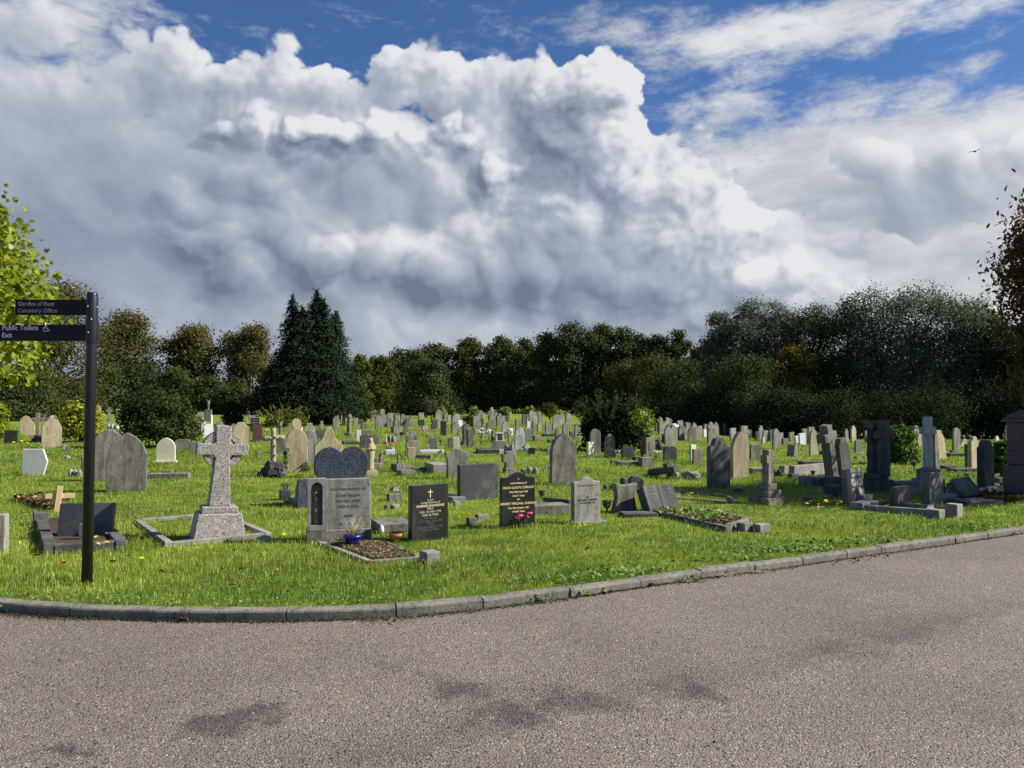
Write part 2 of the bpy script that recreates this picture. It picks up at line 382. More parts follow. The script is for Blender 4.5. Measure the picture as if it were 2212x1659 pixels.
M['greyworn']=plain('worn_grey_lettering',(.085,.085,.08),.6,.3,.3,60)
M['inscr']=plain('dark_inscription',(.06,.055,.05),.9,.1,.3,60)
M['stain']=plain('soot_stained_inscription',(.13,.125,.11),.9,.1,.3,40)
M['wood']=None
b=NB('new_pine'); v=b.coord(); g=b.noise(b.vm('MULTIPLY',v,(30,30,2)),1.5,4,.6)
M['wood']=b.done(b.mix(g,(.52,.33,.16),(.72,.52,.30)),.6,.3)
M['terra']=plain('terracotta',(.46,.17,.06),.75,.3,.15,14)
M['bluepot']=plain('blue_plastic',(.012,.018,.19),.3,.5,.1,8)
M['soil']=plain('leafy_soil',(.075,.055,.04),.95,.1,.5,35)
M['pink']=plain('pink_petals',(.75,.10,.22),.6,.3,.3,50)
M['redf']=plain('red_petals',(.55,.03,.06),.6,.3,.3,50)
M['whitef']=plain('white_petals',(.75,.74,.68),.6,.3,.1,50)
M['orangef']=plain('orange_petals',(.75,.30,.16),.6,.3,.2,50)
M['yellow']=plain('yellow_petals',(.85,.62,.01),.6,.3,.15,50)
M['stemg']=plain('green_stem',(.06,.12,.03),.6,.3,.2,30)
M['straw']=plain('dry_stalks',(.42,.36,.22),.8,.2,.3,30)
M['bark']=stone('bark',(.075,.06,.045),.5,1.7,.6,.4,bump=1.0)
M['leaf']=leafmat('foliage',.25,.8,.06)
M['leafthin']=leafmat('thin_leaves',.45,.45,.3)
M['needle']=leafmat('needles',.10,.8,.06)
M['blade']=leafmat('grass_blades',.38,.42,.45)
M['deadleaf']=leafmat('dead_leaves',.2,.8,.1)
# grass seen between the blades and far off
b=NB('lawn'); P=b.pos()
g1=b.noise(P,.35,5,.6); g2=b.noise(P,2.3,5,.65); g3=b.noise(P,26,4,.7); g4=b.noise(b.vm('MULTIPLY',P,(1,.35,1)),7,4,.7)
col=b.mix(b.ss(g2,.35,.68),(.10,.165,.016),(.245,.32,.036))
col=b.mix(b.math('MULTIPLY',b.ss(g1,.42,.66),.6),col,(.25,.285,.032))
col=b.mix(b.math('MULTIPLY',b.ss(g4,.52,.70),.55),col,(.065,.115,.011))
col=b.mix(b.ss(b.noise(P,.9,4,.7),.66,.76),col,(.20,.18,.055))
col=b.mix(.75,col,b.mix(g3,(.08,.08,.08),(.95,.95,.95)),'OVERLAY')
b.bump(b.math('ADD',g3,g2),.9,.06); M['lawn']=b.done(col,.9,.1)
b=NB('earth'); P=b.pos(); M['earth']=b.done(b.mix(b.noise(P,3,5),(.05,.05,.02),(.09,.085,.035)),.95,.1)
# chip-sealed road
def road_mat():
    b=NB('road_surface'); P=b.pos()
    c=b.voro(P,95,'Color'); sep=b.n.new('ShaderNodeSeparateColor'); b.l.new(c,sep.inputs[0]); d=b.voro(P,95,'Distance')
    base=b.mix(sep.outputs[0],(.148,.121,.097),(.255,.212,.174))
    base=b.mix(b.ss(sep.outputs[1],.92,.98),base,(.40,.355,.31))
    base=b.mix(b.ss(d,.55,.92),base,(.045,.038,.034))
    n1=b.noise(P,.55,5,.6); n2=b.noise(P,2.6,5,.62)
    base=b.mix(b.math('MULTIPLY',b.ss(n1,.40,.68),.42),base,b.mix(1.0,base,(.60,.57,.56),'MULTIPLY'))
    base=b.mix(b.math('MULTIPLY',b.ss(n2,.50,.75),.35),base,b.mix(1.0,base,(1.35,1.32,1.28),'MULTIPLY'))
    wob=b.vm('MULTIPLY',b.vm('SUBTRACT',b.noise(P,3.4,5,.65,'Color'),(.5,.5,.5)),(.75,.75,0)); Q=b.vm('ADD',P,wob)
    st=None
    for X,Y,rx,ry,k in [(470,1578,.16,.10,.9),(550,1560,.16,.07,.8),(610,1585,.16,.06,.7),(610,1533,.12,.06,.3),(850,1446,.30,.05,.45),(935,1480,.14,.06,.5),(1000,1500,.26,.09,.65),
                        (1120,1560,.28,.09,.62),(1250,1525,.30,.08,.55),(1060,1590,.3,.10,.3),(1480,1500,.24,.11,.6),(1580,1500,.24,.10,.42),(1380,1540,.3,.12,.35),(1800,1420,.5,.16,.45),
                        (1960,1385,.5,.14,.45),(2080,1350,.4,.14,.35),(1560,1380,.5,.2,.25),(130,1650,.2,.05,.7),(2150,1560,.4,.2,.35),(200,1470,.5,.2,.2)]:
        g=at(X,Y,-.11)
        q=b.vm('MULTIPLY',b.vm('SUBTRACT',Q,(g.x,g.y,0)),(1/rx,1/(ry*2.4),0)); e=b.math('MULTIPLY',b.math('EXPONENT',b.math('MULTIPLY',b.vm('DOT_PRODUCT',q,q,1),-1)),k)
        st=e if st is None else b.math('MAXIMUM',st,e)
    st=b.ss(b.math('ADD',st,b.math('MULTIPLY',b.math('SUBTRACT',b.noise(P,11,4,.7),.5),.55)),.22,.72)
    base=b.mix(b.math('MULTIPLY',st,.66),base,b.mix(1.0,base,(.22,.205,.225),'MULTIPLY'))
    a=at(1340,1545,-.11); c2=at(2212,1332,-.11); dv=(c2-a).normalized(); nn=Vector((-dv.y,dv.x,0))
    s=b.vm('DOT_PRODUCT',b.vm('SUBTRACT',Q,(a.x,a.y,0)),(nn.x,nn.y,0),1)
    s2=b.math('ADD',s,b.math('MULTIPLY',b.math('SUBTRACT',b.noise(P,9,3),.5),.10))
    base=b.mix(b.math('MULTIPLY',b.ss(s2,-.03,.03),b.math('MULTIPLY',b.ss(s,.75,.0),.34)),base,b.mix(1.0,base,(.5,.48,.50),'MULTIPLY'))
    b.bump(b.math('SUBTRACT',1.0,d),.8,.008)
    return b.done(base,.82,.3)
M['road']=road_mat()
# ------------------------------------------------------------------ road, kerb, lawn
RZ=-.075
KB=[(0,1325.5),(150,1334),(300,1340),(450,1342.5),(575,1341.5),(700,1339.5),(820,1336.5),(930,1328),(1035,1317),(1120,1305.5),(1206,1295),(1356,1274),(1491,1252.5),(1611,1237.5),(1716,1224),(1811,1209),(1906,1196),(2051,1176.5),(2121,1166),(2212,1152.5)]
kline=[Vector((-70,46)),Vector((-25,16.6)),Vector((-14,10.6)),Vector((-9,7.9)),Vector((-6,6.8))]+[at(x,y,RZ).to_2d() for x,y in KB]
d_=(kline[-1]-kline[-5]).normalized(); kline+=[kline[-1]+d_*k for k in (4,12,30,90)]
def resample(pl,step):
    out=[pl[0].copy()]
    for a,b in zip(pl,pl[1:]):
        n=max(1,int((b-a).length/step))
        for i in range(1,n+1): out.append(a.lerp(b,i/n))
    return out
def smooth_line(pl,it=6):
    for _ in range(it): pl=[pl[0]]+[(pl[i-1]+pl[i]*2+pl[i+1])/4 for i in range(1,len(pl)-1)]+[pl[-1]]
    return pl
kl=smooth_line(resample(kline,.12),12)
def normals(pl):
    out=[]
    for i in range(len(pl)):
        d=(pl[min(i+1,len(pl)-1)]-pl[max(i-1,0)]).normalized(); out.append(Vector((-d.y,d.x)))
    return out
kn=normals(kl)
joints=sorted([120,350,587,822,1036,1206,1356,1491,1611,1715,1812,1899,2051,2121,-120,-330])
def quad_sheet(name,pts,mat,kind='structure'):
    me=bpy.data.meshes.new(name); me.from_pydata(pts,[],[list(range(len(pts)))]); return tag(obj(name,me,mat),kind=kind)
quad_sheet('ground',[(-900,-500,-5.2),(900,-500,-5.2),(900,1200,-5.2),(-900,1200,-5.2)],M['earth'])
# road: from well behind the viewer to under the kerb
rv=[];rf=[]
for p,n in zip(kl,kn):
    q=p+n*.06; rv+= [(q.x,q.y,RZ),(q.x,min(q.y-4,0) if abs(q.x)<20 else q.y-40,RZ),(q.x,-60,RZ)]
for i in range(len(kl)-1):
    a=3*i; rf+=[(a+1,a+4,a+3,a),(a+2,a+5,a+4,a+1)]
me=bpy.data.meshes.new('road'); me.from_pydata(rv,[],rf); tag(obj('road',me,M['road']),kind='structure')
# kerb: separate cast stones in one line
bm=bmesh.new()
prof=[(.0,-.20),(.0,-.018),(.006,-.006),(.02,.0),(.092,.004),(.097,-.004),(.097,-.20)]
def px_of(p): return 1106+F*p.x/p.y
segs=[];cur=[]
ji=0
for i,p in enumerate(kl):
    if p.y<25 and -560<px_of(p)<2212 and ji<len(joints) and px_of(p)>=joints[ji]:
        cur.append(i); segs.append(cur); cur=[]; ji+=1
    cur.append(i)
segs.append(cur)
for sg in segs:
    if len(sg)<2: continue
    if abs(kl[sg[0]].x)>12: pieces=[sg[i:i+8] for i in range(0,len(sg)-1,7)]
    else: pieces=[sg]
    for pc in pieces:
        if len(pc)<2: continue
        dz=RND.uniform(-.008,.004); dn=RND.uniform(-.006,.006); tw=RND.uniform(-.006,.006); rows=[]
        for q,i in enumerate(pc):
            p=kl[i]; d=(kl[min(i+1,len(kl)-1)]-p).normalized() if i<len(kl)-1 else (p-kl[i-1]).normalized()
            e=.006 if q==0 else (-.006 if q==len(pc)-1 else 0)
            if q==len(pc)-1: d=(p-kl[i-1]).normalized()
            t=q/(len(pc)-1)-.5
            rows.append([bm.verts.new((p.x+d.x*e+kn[i].x*(o+dn+tw*t),p.y+d.y*e+kn[i].y*(o+dn+tw*t),z+dz+.004*mnoise.noise((p.x*3,p.y*3,o*9)))) for o,z in prof])
        for a,b in zip(rows,rows[1:]):
            for k in range(len(prof)-1): bm.faces.new([a[k],b[k],b[k+1],a[k+1]])
        bm.faces.new(rows[0]); bm.faces.new(rows[-1][::-1])
kerb=obj('kerb',bm_mesh(bm,'kerb'),M['conc']); tag(kerb,kind='structure')
# lawn: one sheet from the back of the kerb to the horizon
fs=[1,1.02,1.06,1.12,1.2,1.3,1.42,1.56,1.75,2,2.35,2.8,3.4,4.2,5.2,6.5,8,10,13,18,26,40,70]
lv=[];lf=[]
sub=kl[::3]; sn=kn[::3]
def und(x,y): return .035*mnoise.noise((x*.22,y*.22,3.3))+.015*mnoise.noise((x*.9,y*.9,1.3))
for p,n in zip(sub,sn):
    for j,f in enumerate(fs):
        q=p+n*.091; q=q*f
        lv.append((q.x,q.y,zg(q.x,q.y)-.012+(und(q.x,q.y) if j>1 and q.length<60 else 0)))
nf=len(fs)
for i in range(len(sub)-1):
    for j in range(nf-1): lf.append((i*nf+j,(i+1)*nf+j,(i+1)*nf+j+1,i*nf+j+1))
me=bpy.data.meshes.new('lawn'); me.from_pydata(lv,[],lf); me.polygons.foreach_set('use_smooth',np.ones(len(lf),bool))
tag(obj('lawn',me,M['lawn']),kind='structure')
KLX=np.array([p.x/p.y for p in kl]); KLY=np.array([p.y for p in kl])
def kerb_y(tx): return np.interp(tx,KLX,KLY)
EXCL=[]                                       # flat things grass does not grow through: convex quads (x,y)
def exclude(pts): EXCL.append([(p[0],p[1]) for p in pts])
def excl_rect(c,w,d,rz):
    pts=[]
    for sx,sy in ((-1,-1),(1,-1),(1,1),(-1,1)):
        v=Vector((sx*w/2,sy*d/2)); v.rotate(Matrix.Rotation(rz,2)); pts.append((c[0]+v.x,c[1]+v.y))
    exclude(pts)
def inside_excl(x,y):
    m=np.zeros(len(x),bool)
    for q in EXCL:
        a=np.ones(len(x),bool); s=0
        area=sum(q[i][0]*q[(i+1)%len(q)][1]-q[(i+1)%len(q)][0]*q[i][1] for i in range(len(q)))
        sg=1 if area>0 else -1
        for i in range(len(q)):
            x0,y0=q[i]; x1,y1=q[(i+1)%len(q)]
            a&=(((x1-x0)*(y-y0)-(y1-y0)*(x-x0))*sg>0)
        m|=a
    return m
def vnoise(x,y,sc,seed):                      # smooth value noise on arrays, 0..1
    r=np.random.default_rng(seed).random((64,64)); X=x*sc+1000.3; Y=y*sc+1000.7
    xi=np.floor(X).astype(int); yi=np.floor(Y).astype(int); fx=X-xi; fy=Y-yi; fx=fx*fx*(3-2*fx); fy=fy*fy*(3-2*fy)
    g=lambda i,j:r[(xi+i)%64,(yi+j)%64]
    return (g(0,0)*(1-fx)+g(1,0)*fx)*(1-fy)+(g(0,1)*(1-fx)+g(1,1)*fx)*fy
def zg_np(x,y):
    t=np.clip((x/y-.08)/.27,0,1); return -.025*t*t*(3-2*t)*np.clip(y-12,0,120)
def grass(N=430000):
    rg=np.random.default_rng(5)
    tx=rg.uniform(-.80,.80,N); d=np.exp(rg.uniform(math.log(5.4),math.log(52),N))
    x=tx*d; y=d
    ok=y>kerb_y(tx)*1.0+.080/np.cos(np.arctan(tx))+rg.normal(0,.02,N)
    ok&=~inside_excl(x,y); x,y,tx=x[ok],y[ok],tx[ok]; N=len(x)
    z=zg_np(x,y)-.02
    near=np.clip((y-kerb_y(tx)-.13)/.25,0,1)
    hn=vnoise(x,y,1.3,1); hn2=vnoise(x,y,4.5,2); big=vnoise(x,y,.35,9)
    L=(.040+.075*hn*hn2+.040*rg.random(N)**2)*(.65+.35*near)*np.clip(1+.012*(y-8),.8,1.5)
    wd=.0036*(y/7)**.85*(.6+.8*rg.random(N))
    ang=rg.uniform(0,2*math.pi,N)
    wind=np.stack([np.cos(ang)*.55+.28*(vnoise(x,y,.8,3)-.3),np.sin(ang)*.55-.18+.3*(vnoise(x,y,.8,4)-.5)],1)
    ld=rg.uniform(.25,1.05,N)
    rx=-np.sin(ang+.5); ry=np.cos(ang+.5)
    B=np.stack([x,y,z],1); S=np.stack([rx*wd/2,ry*wd/2,0*wd],1)
    up=np.stack([wind[:,0]*ld,wind[:,1]*ld,np.ones(N)],1); 
    Mid=B+up*(L*.55)[:,None]*np.array([.55,.55,1]); Tip=B+np.stack([wind[:,0]*ld*1.5,wind[:,1]*ld*1.5,.95-.35*ld],1)*L[:,None]
    V=np.stack([B-S,B+S,Mid+S*.8,Mid-S*.8,Tip],1).reshape(-1,3)
    base=np.arange(N)*5
    idx=np.stack([base,base+1,base+2,base+3,base+3,base+2,base+4],1).ravel()
    ls=np.stack([np.arange(N)*7,np.arange(N)*7+4],1).ravel()
    c1=np.array([.112,.19,.022]); c2=np.array([.35,.425,.060]); c3=np.array([.40,.37,.10]); c4=np.array([.075,.15,.018])
    t=np.clip(.30+1.25*(vnoise(x,y,.5,6)-.42)+.7*(vnoise(x,y,2.2,7)-.5)+rg.normal(0,.22,N),0,1)[:,None]
    c=c1*(1-t)+c2*t
    dk=((vnoise(x,y,1.1,8)>.66)&(rg.random(N)<.6))[:,None]; c=np.where(dk,c4*(.8+.5*rg.random((N,1))),c)
    dry=(rg.random(N)<.035+.20*np.clip(vnoise(x,y,.75,10)-.74,0,1)*4)[:,None]; c=np.where(dry,c3*(.7+.5*rg.random((N,1))),c)
    c=c*(.62+.7*rg.random((N,1)))
    cols=np.repeat(c,5,0)
    me=mesh_np('grass',V,idx,ls,cols)
    tag(obj('grass',me,M['blade']),'short uneven lawn grass between the graves','grass',kind='stuff')
# ------------------------------------------------------------------ foliage
def leaves_arrays(C,Nn,S,aspect,rg,droop=0):
    N=len(C); t=rg.normal(size=(N,3)); t[:,2]-=droop
    u=t-Nn*(t*Nn).sum(1)[:,None]; u/=np.linalg.norm(u,axis=1)[:,None]+1e-6; v=np.cross(Nn,u)
    a=(S*.5)[:,None]; w=(S*aspect)[:,None]
    V=np.stack([C-u*a,C+v*w+Nn*w*.3-u*a*.1,C+u*a,C-v*w+Nn*w*.3-u*a*.1],1).reshape(-1,3)
    return V
def quads(N): 
    return np.arange(N*4),np.arange(N)*4
def pal(palette,t):
    p=np.array(palette); k=np.clip(t,0,.999)*(len(p)-1); i=k.astype(int); f=(k-i)[:,None]; return p[i]*(1-f)+p[np.minimum(i+1,len(p)-1)]*f
def crown_mesh(name,blobs,n,size,palette,seed,clump=.5,spread=.55,aspect=.30,per=26,droop=.2,flat=0,top=None):
    """leaf-sized faces in clumps over the shells of the blobs; blobs: (cx,cy,cz,rx,ry,rz)"""
    rg=np.random.default_rng(seed); B=np.array(blobs,float)
    ar=(B[:,3]*B[:,4]+B[:,3]*B[:,5]+B[:,4]*B[:,5]); nc=max(6,n//per)
    bi=rg.choice(len(B),nc,p=ar/ar.sum())
    d=rg.normal(size=(nc,3)); d/=np.linalg.norm(d,axis=1)[:,None]
    d[:,2]=np.where(d[:,2]<-.55,-d[:,2],d[:,2])
    rr=1-np.abs(rg.normal(0,.16,nc)); out=rg.random(nc)<.16; rr=np.where(out,rr*.6,rr*(1+.10*rg.random(nc)))
    cc=B[bi,:3]+d*B[bi,3:]*rr[:,None]
    li=rg.integers(0,nc,n); 
    off=rg.normal(size=(n,3))*clump*spread*np.array([1,1,.7-.4*flat])
    C=cc[li]+off
    Nn=d[li]*.55+off/(clump*1.2)*.5+rg.normal(size=(n,3))*.55+np.array([0,0,.35]); Nn/=np.linalg.norm(Nn,axis=1)[:,None]
    S=size*(.55+.8*rg.random(n))
    V=leaves_arrays(C,Nn,S,aspect,rg,droop)
    ct=rg.random(nc); t=np.clip(.72*ct[li]+.28*rg.random(n),0,1)
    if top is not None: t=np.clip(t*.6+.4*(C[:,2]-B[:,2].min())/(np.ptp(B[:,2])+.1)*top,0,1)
    c=pal(palette,t)*(.75+.5*rg.random((n,1)))
    i,l=quads(n); return mesh_np(name,V,i,l,np.repeat(c,4,0))
P_OAK=[(.030,.045,.016),(.048,.068,.023),(.072,.092,.030),(.10,.112,.036)]
P_DARK=[(.018,.030,.014),(.029,.046,.019),(.046,.066,.027)]
P_ASH=[(.060,.078,.052),(.09,.113,.075),(.13,.152,.106),(.18,.20,.145)]
P_AUT=[(.042,.052,.018),(.068,.070,.023),(.105,.088,.028),(.15,.10,.034)]
P_GOLD=[(.07,.062,.014),(.13,.098,.018),(.24,.165,.025)]
P_OLIVE=[(.05,.058,.014),(.08,.085,.018),(.115,.11,.025)]
P_YEW=[(.012,.022,.010),(.020,.034,.012),(.036,.054,.018)]
P_CON=[(.011,.023,.011),(.019,.035,.016),(.032,.052,.022)]
P_BUSH=[(.030,.060,.012),(.055,.10,.018),(.09,.14,.028)]
P_LIME=[(.10,.145,.012),(.20,.255,.02),(.35,.37,.035),(.45,.42,.075)]
P_VARI=[(.035,.06,.010),(.15,.17,.02),(.40,.36,.04),(.62,.52,.09)]
P_CHEST=[(.045,.026,.012),(.085,.042,.016),(.15,.070,.02),(.26,.12,.025)]
def trunk_mesh(name,base,H,r,limbs,seed):
    rr=random.Random(seed); bm=bmesh.new(); b=Vector(base)
    pts=[b+Vector((0,0,-.3)),b+Vector((0,0,.25)),b+Vector((rr.uniform(-.1,.1),rr.uniform(-.1,.1),H*.45)),b+Vector((rr.uniform(-.3,.3),rr.uniform(-.3,.3),H))]
    add_tube(bm,pts,[r*1.5,r,r*.72,r*.25],8)
    for q in limbs:
        q=Vector(q); z0=H*rr.uniform(.3,.75); s=b+Vector((0,0,z0)); m=s.lerp(q,.5)+Vector((rr.uniform(-.2,.2),rr.uniform(-.2,.2),.15*(q-s).length))
        add_tube(bm,[s,m,q],[r*.45,r*.28,r*.06],5)
    return bm_mesh(bm,name,True)
def tree(X,ytop,hw,y,palette,label,seed,kind='broadleaf_tree',cat='tree',low=.12,group=None,n=None,blobsn=9,leafk=1.85,mat='leaf',wide=1.0,twig=True,top=None):
    g=on(X,y); H=height(ytop,y)-g.z; R=hw/F*y*math.hypot(1,(X-1106)/F)*wide; rr=random.Random(seed)
    s=leafk*y/774; clump=max(.28,R*.22)
    blobs=[(0,0,H*.55,R*.62,R*.62,H*.38)]
    for i in range(blobsn):
        a=2*math.pi*i/blobsn*1.618*2+rr.uniform(-.4,.4); zz=H*(low+(.86-low)*((i+.5)/blobsn)); 
        k=math.sqrt(max(.05,1-((zz/H-.48)/.56)**2)); q=R*k*.62
        br=R*rr.uniform(.34,.46); blobs.append((math.cos(a)*q,math.sin(a)*q,zz,br,br,br*rr.uniform(.75,1.0)))
    blobs.append((rr.uniform(-.2,.2)*R,rr.uniform(-.2,.2)*R,H-R*.30,R*.42,R*.42,R*.30)); 
    if low<.1: blobs.append((0,0,H*.16,R*.8,R*.8,H*.16))
    n=int((n or 6000)*2.5)
    t=thing(kind,label,cat,g,(0,0,0),group)
    obj('trunk',trunk_mesh('trunk',(0,0,0),H*.7,max(.1,H*.018),[b[:3] for b in blobs[1:]],seed),M['bark'],t)
    obj('crown',crown_mesh('crown',blobs,n,s*1.25,palette,seed,clump,.62,.33,30,.2,top=top),M[mat],t)
    return t
def bush(X0,X1,ytop,ybase,palette,label,seed,name='shrub',size=.09,n=5000,mat='leaf',spiky=0,group=None,depth=None,blobsn=7,clump=None,cat='shrub',aspect=.3,y=None):
    X=(X0+X1)/2; g=at(X,ybase) if y is None else on(X,y); y=g.y; sc=y/F
    W=(X1-X0)*sc; H=height(ytop,y)-g.z; D=depth or W*.8; rr=random.Random(seed)
    g=g+Vector((g.x/y,1,0))*D*.35; 
    blobs=[(0,0,H*.46,W*.42,D*.42,H*.50),(0,0,H*.20,W*.46,D*.44,H*.22)]
    for i in range(blobsn):
        a=2*math.pi*i/blobsn+rr.uniform(-.3,.3); zz=H*rr.uniform(.12,.74); br=min(W,H)*rr.uniform(.20,.30); k=1.0 if zz<H*.55 else .7
        blobs.append((math.cos(a)*max(.01,W/2-br)*k,math.sin(a)*max(.01,D/2-br)*k,zz,br,br,br*.9))
    t=thing(name,label,cat,g,(0,0,0),group)
    bm=bmesh.new()
    for i in range(6): 
        q=Vector(blobs[min(i,len(blobs)-1)][:3]); add_tube(bm,[Vector((rr.uniform(-.06,.06)*W,rr.uniform(-.06,.06)*W,-.15)),q*.5,q*1.05],[.03*min(1.5,H),.02,.006],5)
    obj('stem',bm_mesh(bm,'stem',True),M['bark'],t)
    cl=clump or min(W,H)*.13
    me=crown_mesh('foliage',blobs,n,size,palette,seed,cl,.7,aspect,20,-.2 if spiky else .2)
    obj('foliage',me,M[mat],t)
    if spiky:
        rg=np.random.default_rng(seed+3); m=spiky; a=rg.uniform(0,2*math.pi,m); el=rg.uniform(.1,1.4,m)
        bc=np.stack([np.cos(a)*np.cos(el)*W*.46,np.sin(a)*np.cos(el)*D*.46,H*.45+np.sin(el)*H*.46],1)
        per=40; k=rg.random((m,per)); dirs=np.stack([np.cos(a)*.55,np.sin(a)*.55,.75+0*a],1)+rg.normal(0,.22,(m,3)); dirs/=np.linalg.norm(dirs,axis=1)[:,None]
        C=(bc[:,None,:]+dirs[:,None,:]*(k*H*.46)[:,:,None]+rg.normal(0,.022,(m,per,3))).reshape(-1,3)
        Nn=rg.normal(size=C.shape); Nn/=np.linalg.norm(Nn,axis=1)[:,None]
        V=leaves_arrays(C,Nn,np.full(len(C),size*.9),.2,rg,-1.2); c=1.6*pal(palette,np.clip(.6+.4*rg.random(len(C)),0,1))
        i,l=quads(len(C)); obj('sprays',mesh_np('sprays',V,i,l,np.repeat(c,4,0)),M[mat],t)
    return t
# ------------------------------------------------------------------ trees and shrubs
G1='autumn trees beyond the far graves'; G2='dark trees closing the field'; G3='tall trees massed behind the rows'
tree(128,612,88,78,P_AUT,'tall broadleaf tree turning brown behind the finger post',101,group=G1,top=.7,low=.05,n=9500)
tree(20,640,70,70,P_AUT,'brown-leaved tree half hidden by the bright lime-green tree',102,group=G1,low=.05)
tree(268,676,66,108,P_AUT,'tallest of the three autumn trees in a row, nearest the finger post',103,group=G1,top=.9,n=7000)
tree(414,704,64,112,P_AUT,'middle one of three round brown autumn trees',104,group=G1,top=.9,n=7000)
tree(538,705,60,112,P_AUT,'brown autumn tree beside the tall dark conifer',105,group=G1,top=.9,n=7000)
for i,(x,yt,hw,yy,lb) in enumerate([(232,792,40,96,'rounded dark green tree below the tallest autumn tree'),(305,785,55,100,'broad dark green tree behind the big holly bush'),(380,800,45,98,'low dark green tree under the middle autumn tree'),
        (452,822,45,96,'small green tree behind the winged angel'),(512,840,40,94,'low bushy tree between angel and dark conifer'),(560,850,38,90,'low bush at the foot of the tall conifer')]):
    tree(x,yt,hw,yy,P_OAK,lb,120+i,low=.03,group='green trees below the autumn trees',n=3600)
tree(45,800,60,62,P_OAK,'dark green hedge tree behind the small white crosses',131,low=.02,group='green trees below the autumn trees',n=4200)
tree(150,826,50,92,P_DARK,'dark hedge bush behind the far white crosses',132,low=.02,group='green trees below the autumn trees',n=3000)
# middle line
mid=[(812,772,42,92,P_OLIVE,'small pale-topped tree at the low end of the dark line'),(872,757,50,100,P_OAK,'dark tree behind the layered pine'),(942,744,50,104,P_OAK,'dark round tree behind the pale small headstones'),(1010,733,44,104,P_OLIVE,'tree with a bronze tinted top behind the cedar'),
     (1076,731,42,104,P_OAK,'round-headed tree beside the highest oaks'),(1130,735,40,106,P_OAK,'narrow round-headed tree before the highest oaks begin'),(1184,722,44,102,P_OAK,'oak stepping up towards the highest crown'),(1236,699,54,100,P_OAK,'highest oak of the dark middle line'),
     (1298,703,50,101,P_OAK,'oak with broken top next to the highest one'),(1356,711,46,100,P_OAK,'oak with sky showing through its crown'),(1416,729,46,98,P_DARK,'dark tree behind the golden shrub tree'),(1466,714,33,92,P_OAK,'small open oak standing up alone above its neighbours'),(1506,752,36,94,P_DARK,'low dark tree filling the gap before the tall mass')]
for i,(x,yt,hw,yy,p,lb) in enumerate(mid): tree(x,yt,hw,yy,p,lb,200+i,group=G2,low=.06,blobsn=11,n=6200,wide=1.02)
for i,(x,yt,hw,yy,p,lb) in enumerate([(1384,774,66,86,P_AUT,'yellowing tree in front of the dark oaks'),
        (1455,792,62,78,P_OAK,'mid green tree behind the spiky yew bush'),(1540,840,60,74,P_DARK,'dark low tree behind the pale round-topped headstone'),(930,864,70,90,P_DARK,'dark thicket behind the layered pine')]):
    tree(x,yt,hw,yy,p,lb,240+i,group=G2,low=.01,n=4600,wide=1.15,top=.6 if p is P_AUT else None)
for i in range(11):
    tree(800+i*66,790+(i*37)%30,60,112+(i*13)%6,P_DARK,['dark tree of the back row seen between the nearer trunks'][0],270+i,group='back row trees in shadow',low=.01,n=2600,wide=1.1)
for i in range(8):
    tree(1560+i*88,745+(i*29)%30,70,80+(i*11)%5,P_DARK,'dark tree filling the shade behind the tall ashes',285+i,group='dark filling trees behind the ashes',low=.01,n=3400,wide=1.1)
# tall right-hand mass
big=[(1556,676,44,70,P_ASH,'slim grey-green ash at the start of the tall mass'),(1612,652,62,68,P_ASH,'grey-green ash with a feathery top'),(1680,654,60,68,P_ASH,'rounded grey-green ash beside the dark maple'),(1752,660,62,66,P_OAK,'dark maple between the two ash groups'),(1826,645,62,64,P_OAK,'dark tree leaning against the tallest ash'),
     (1900,622,74,62,P_ASH,'tallest ash with open twigs at the top'),(1976,618,76,62,P_ASH,'broad ash sharing the summit of the mass'),(2048,630,70,60,P_ASH,'pale-leaved ash beyond the urn-topped cross'),(2108,655,60,60,P_ASH,'ash sloping down towards the chestnut'),(2160,690,60,58,P_DARK,'dark tree behind the brown chestnut'),(2230,720,60,56,P_DARK,'dark tree behind the red granite pillar')]
for i,(x,yt,hw,yy,p,lb) in enumerate(big): tree(x,yt,hw,yy,p,lb,300+i,group=G3,low=.04,blobsn=12,n=9000,wide=1.1,leafk=1.7)
for i,(x,yt,hw,yy,p,lb) in enumerate([(1600,772,72,60,P_OAK,'green rounded tree at the foot of the ashes'),(1706,752,46,62,P_GOLD,'golden-leaved small tree glowing in the dark mass'),
        (2190,832,80,54,P_DARK,'dark thicket behind the red pillar cap'),(1650,850,70,56,P_DARK,'low dark bushes behind the tall pointed headstones'),(1760,860,80,55,P_DARK,'low dark bushes behind the buff headstone'),(1960,862,90,54,P_DARK,'low dark bushes behind the winged memorial'),(1530,850,60,60,P_DARK,'low dark bushes behind the spiky yew')]):
    tree(x,yt,hw,yy,p,lb,340+i,group=G3,low=.01,n=6500,wide=1.15)
# layered pine in front of the line
t=tree(920,782,52,76,[(.035,.05,.018),(.055,.075,.026),(.08,.10,.034)],'pine with pale layered boughs in front of the dark line',390,kind='pine_tree',low=.2,n=6000,mat='needle')
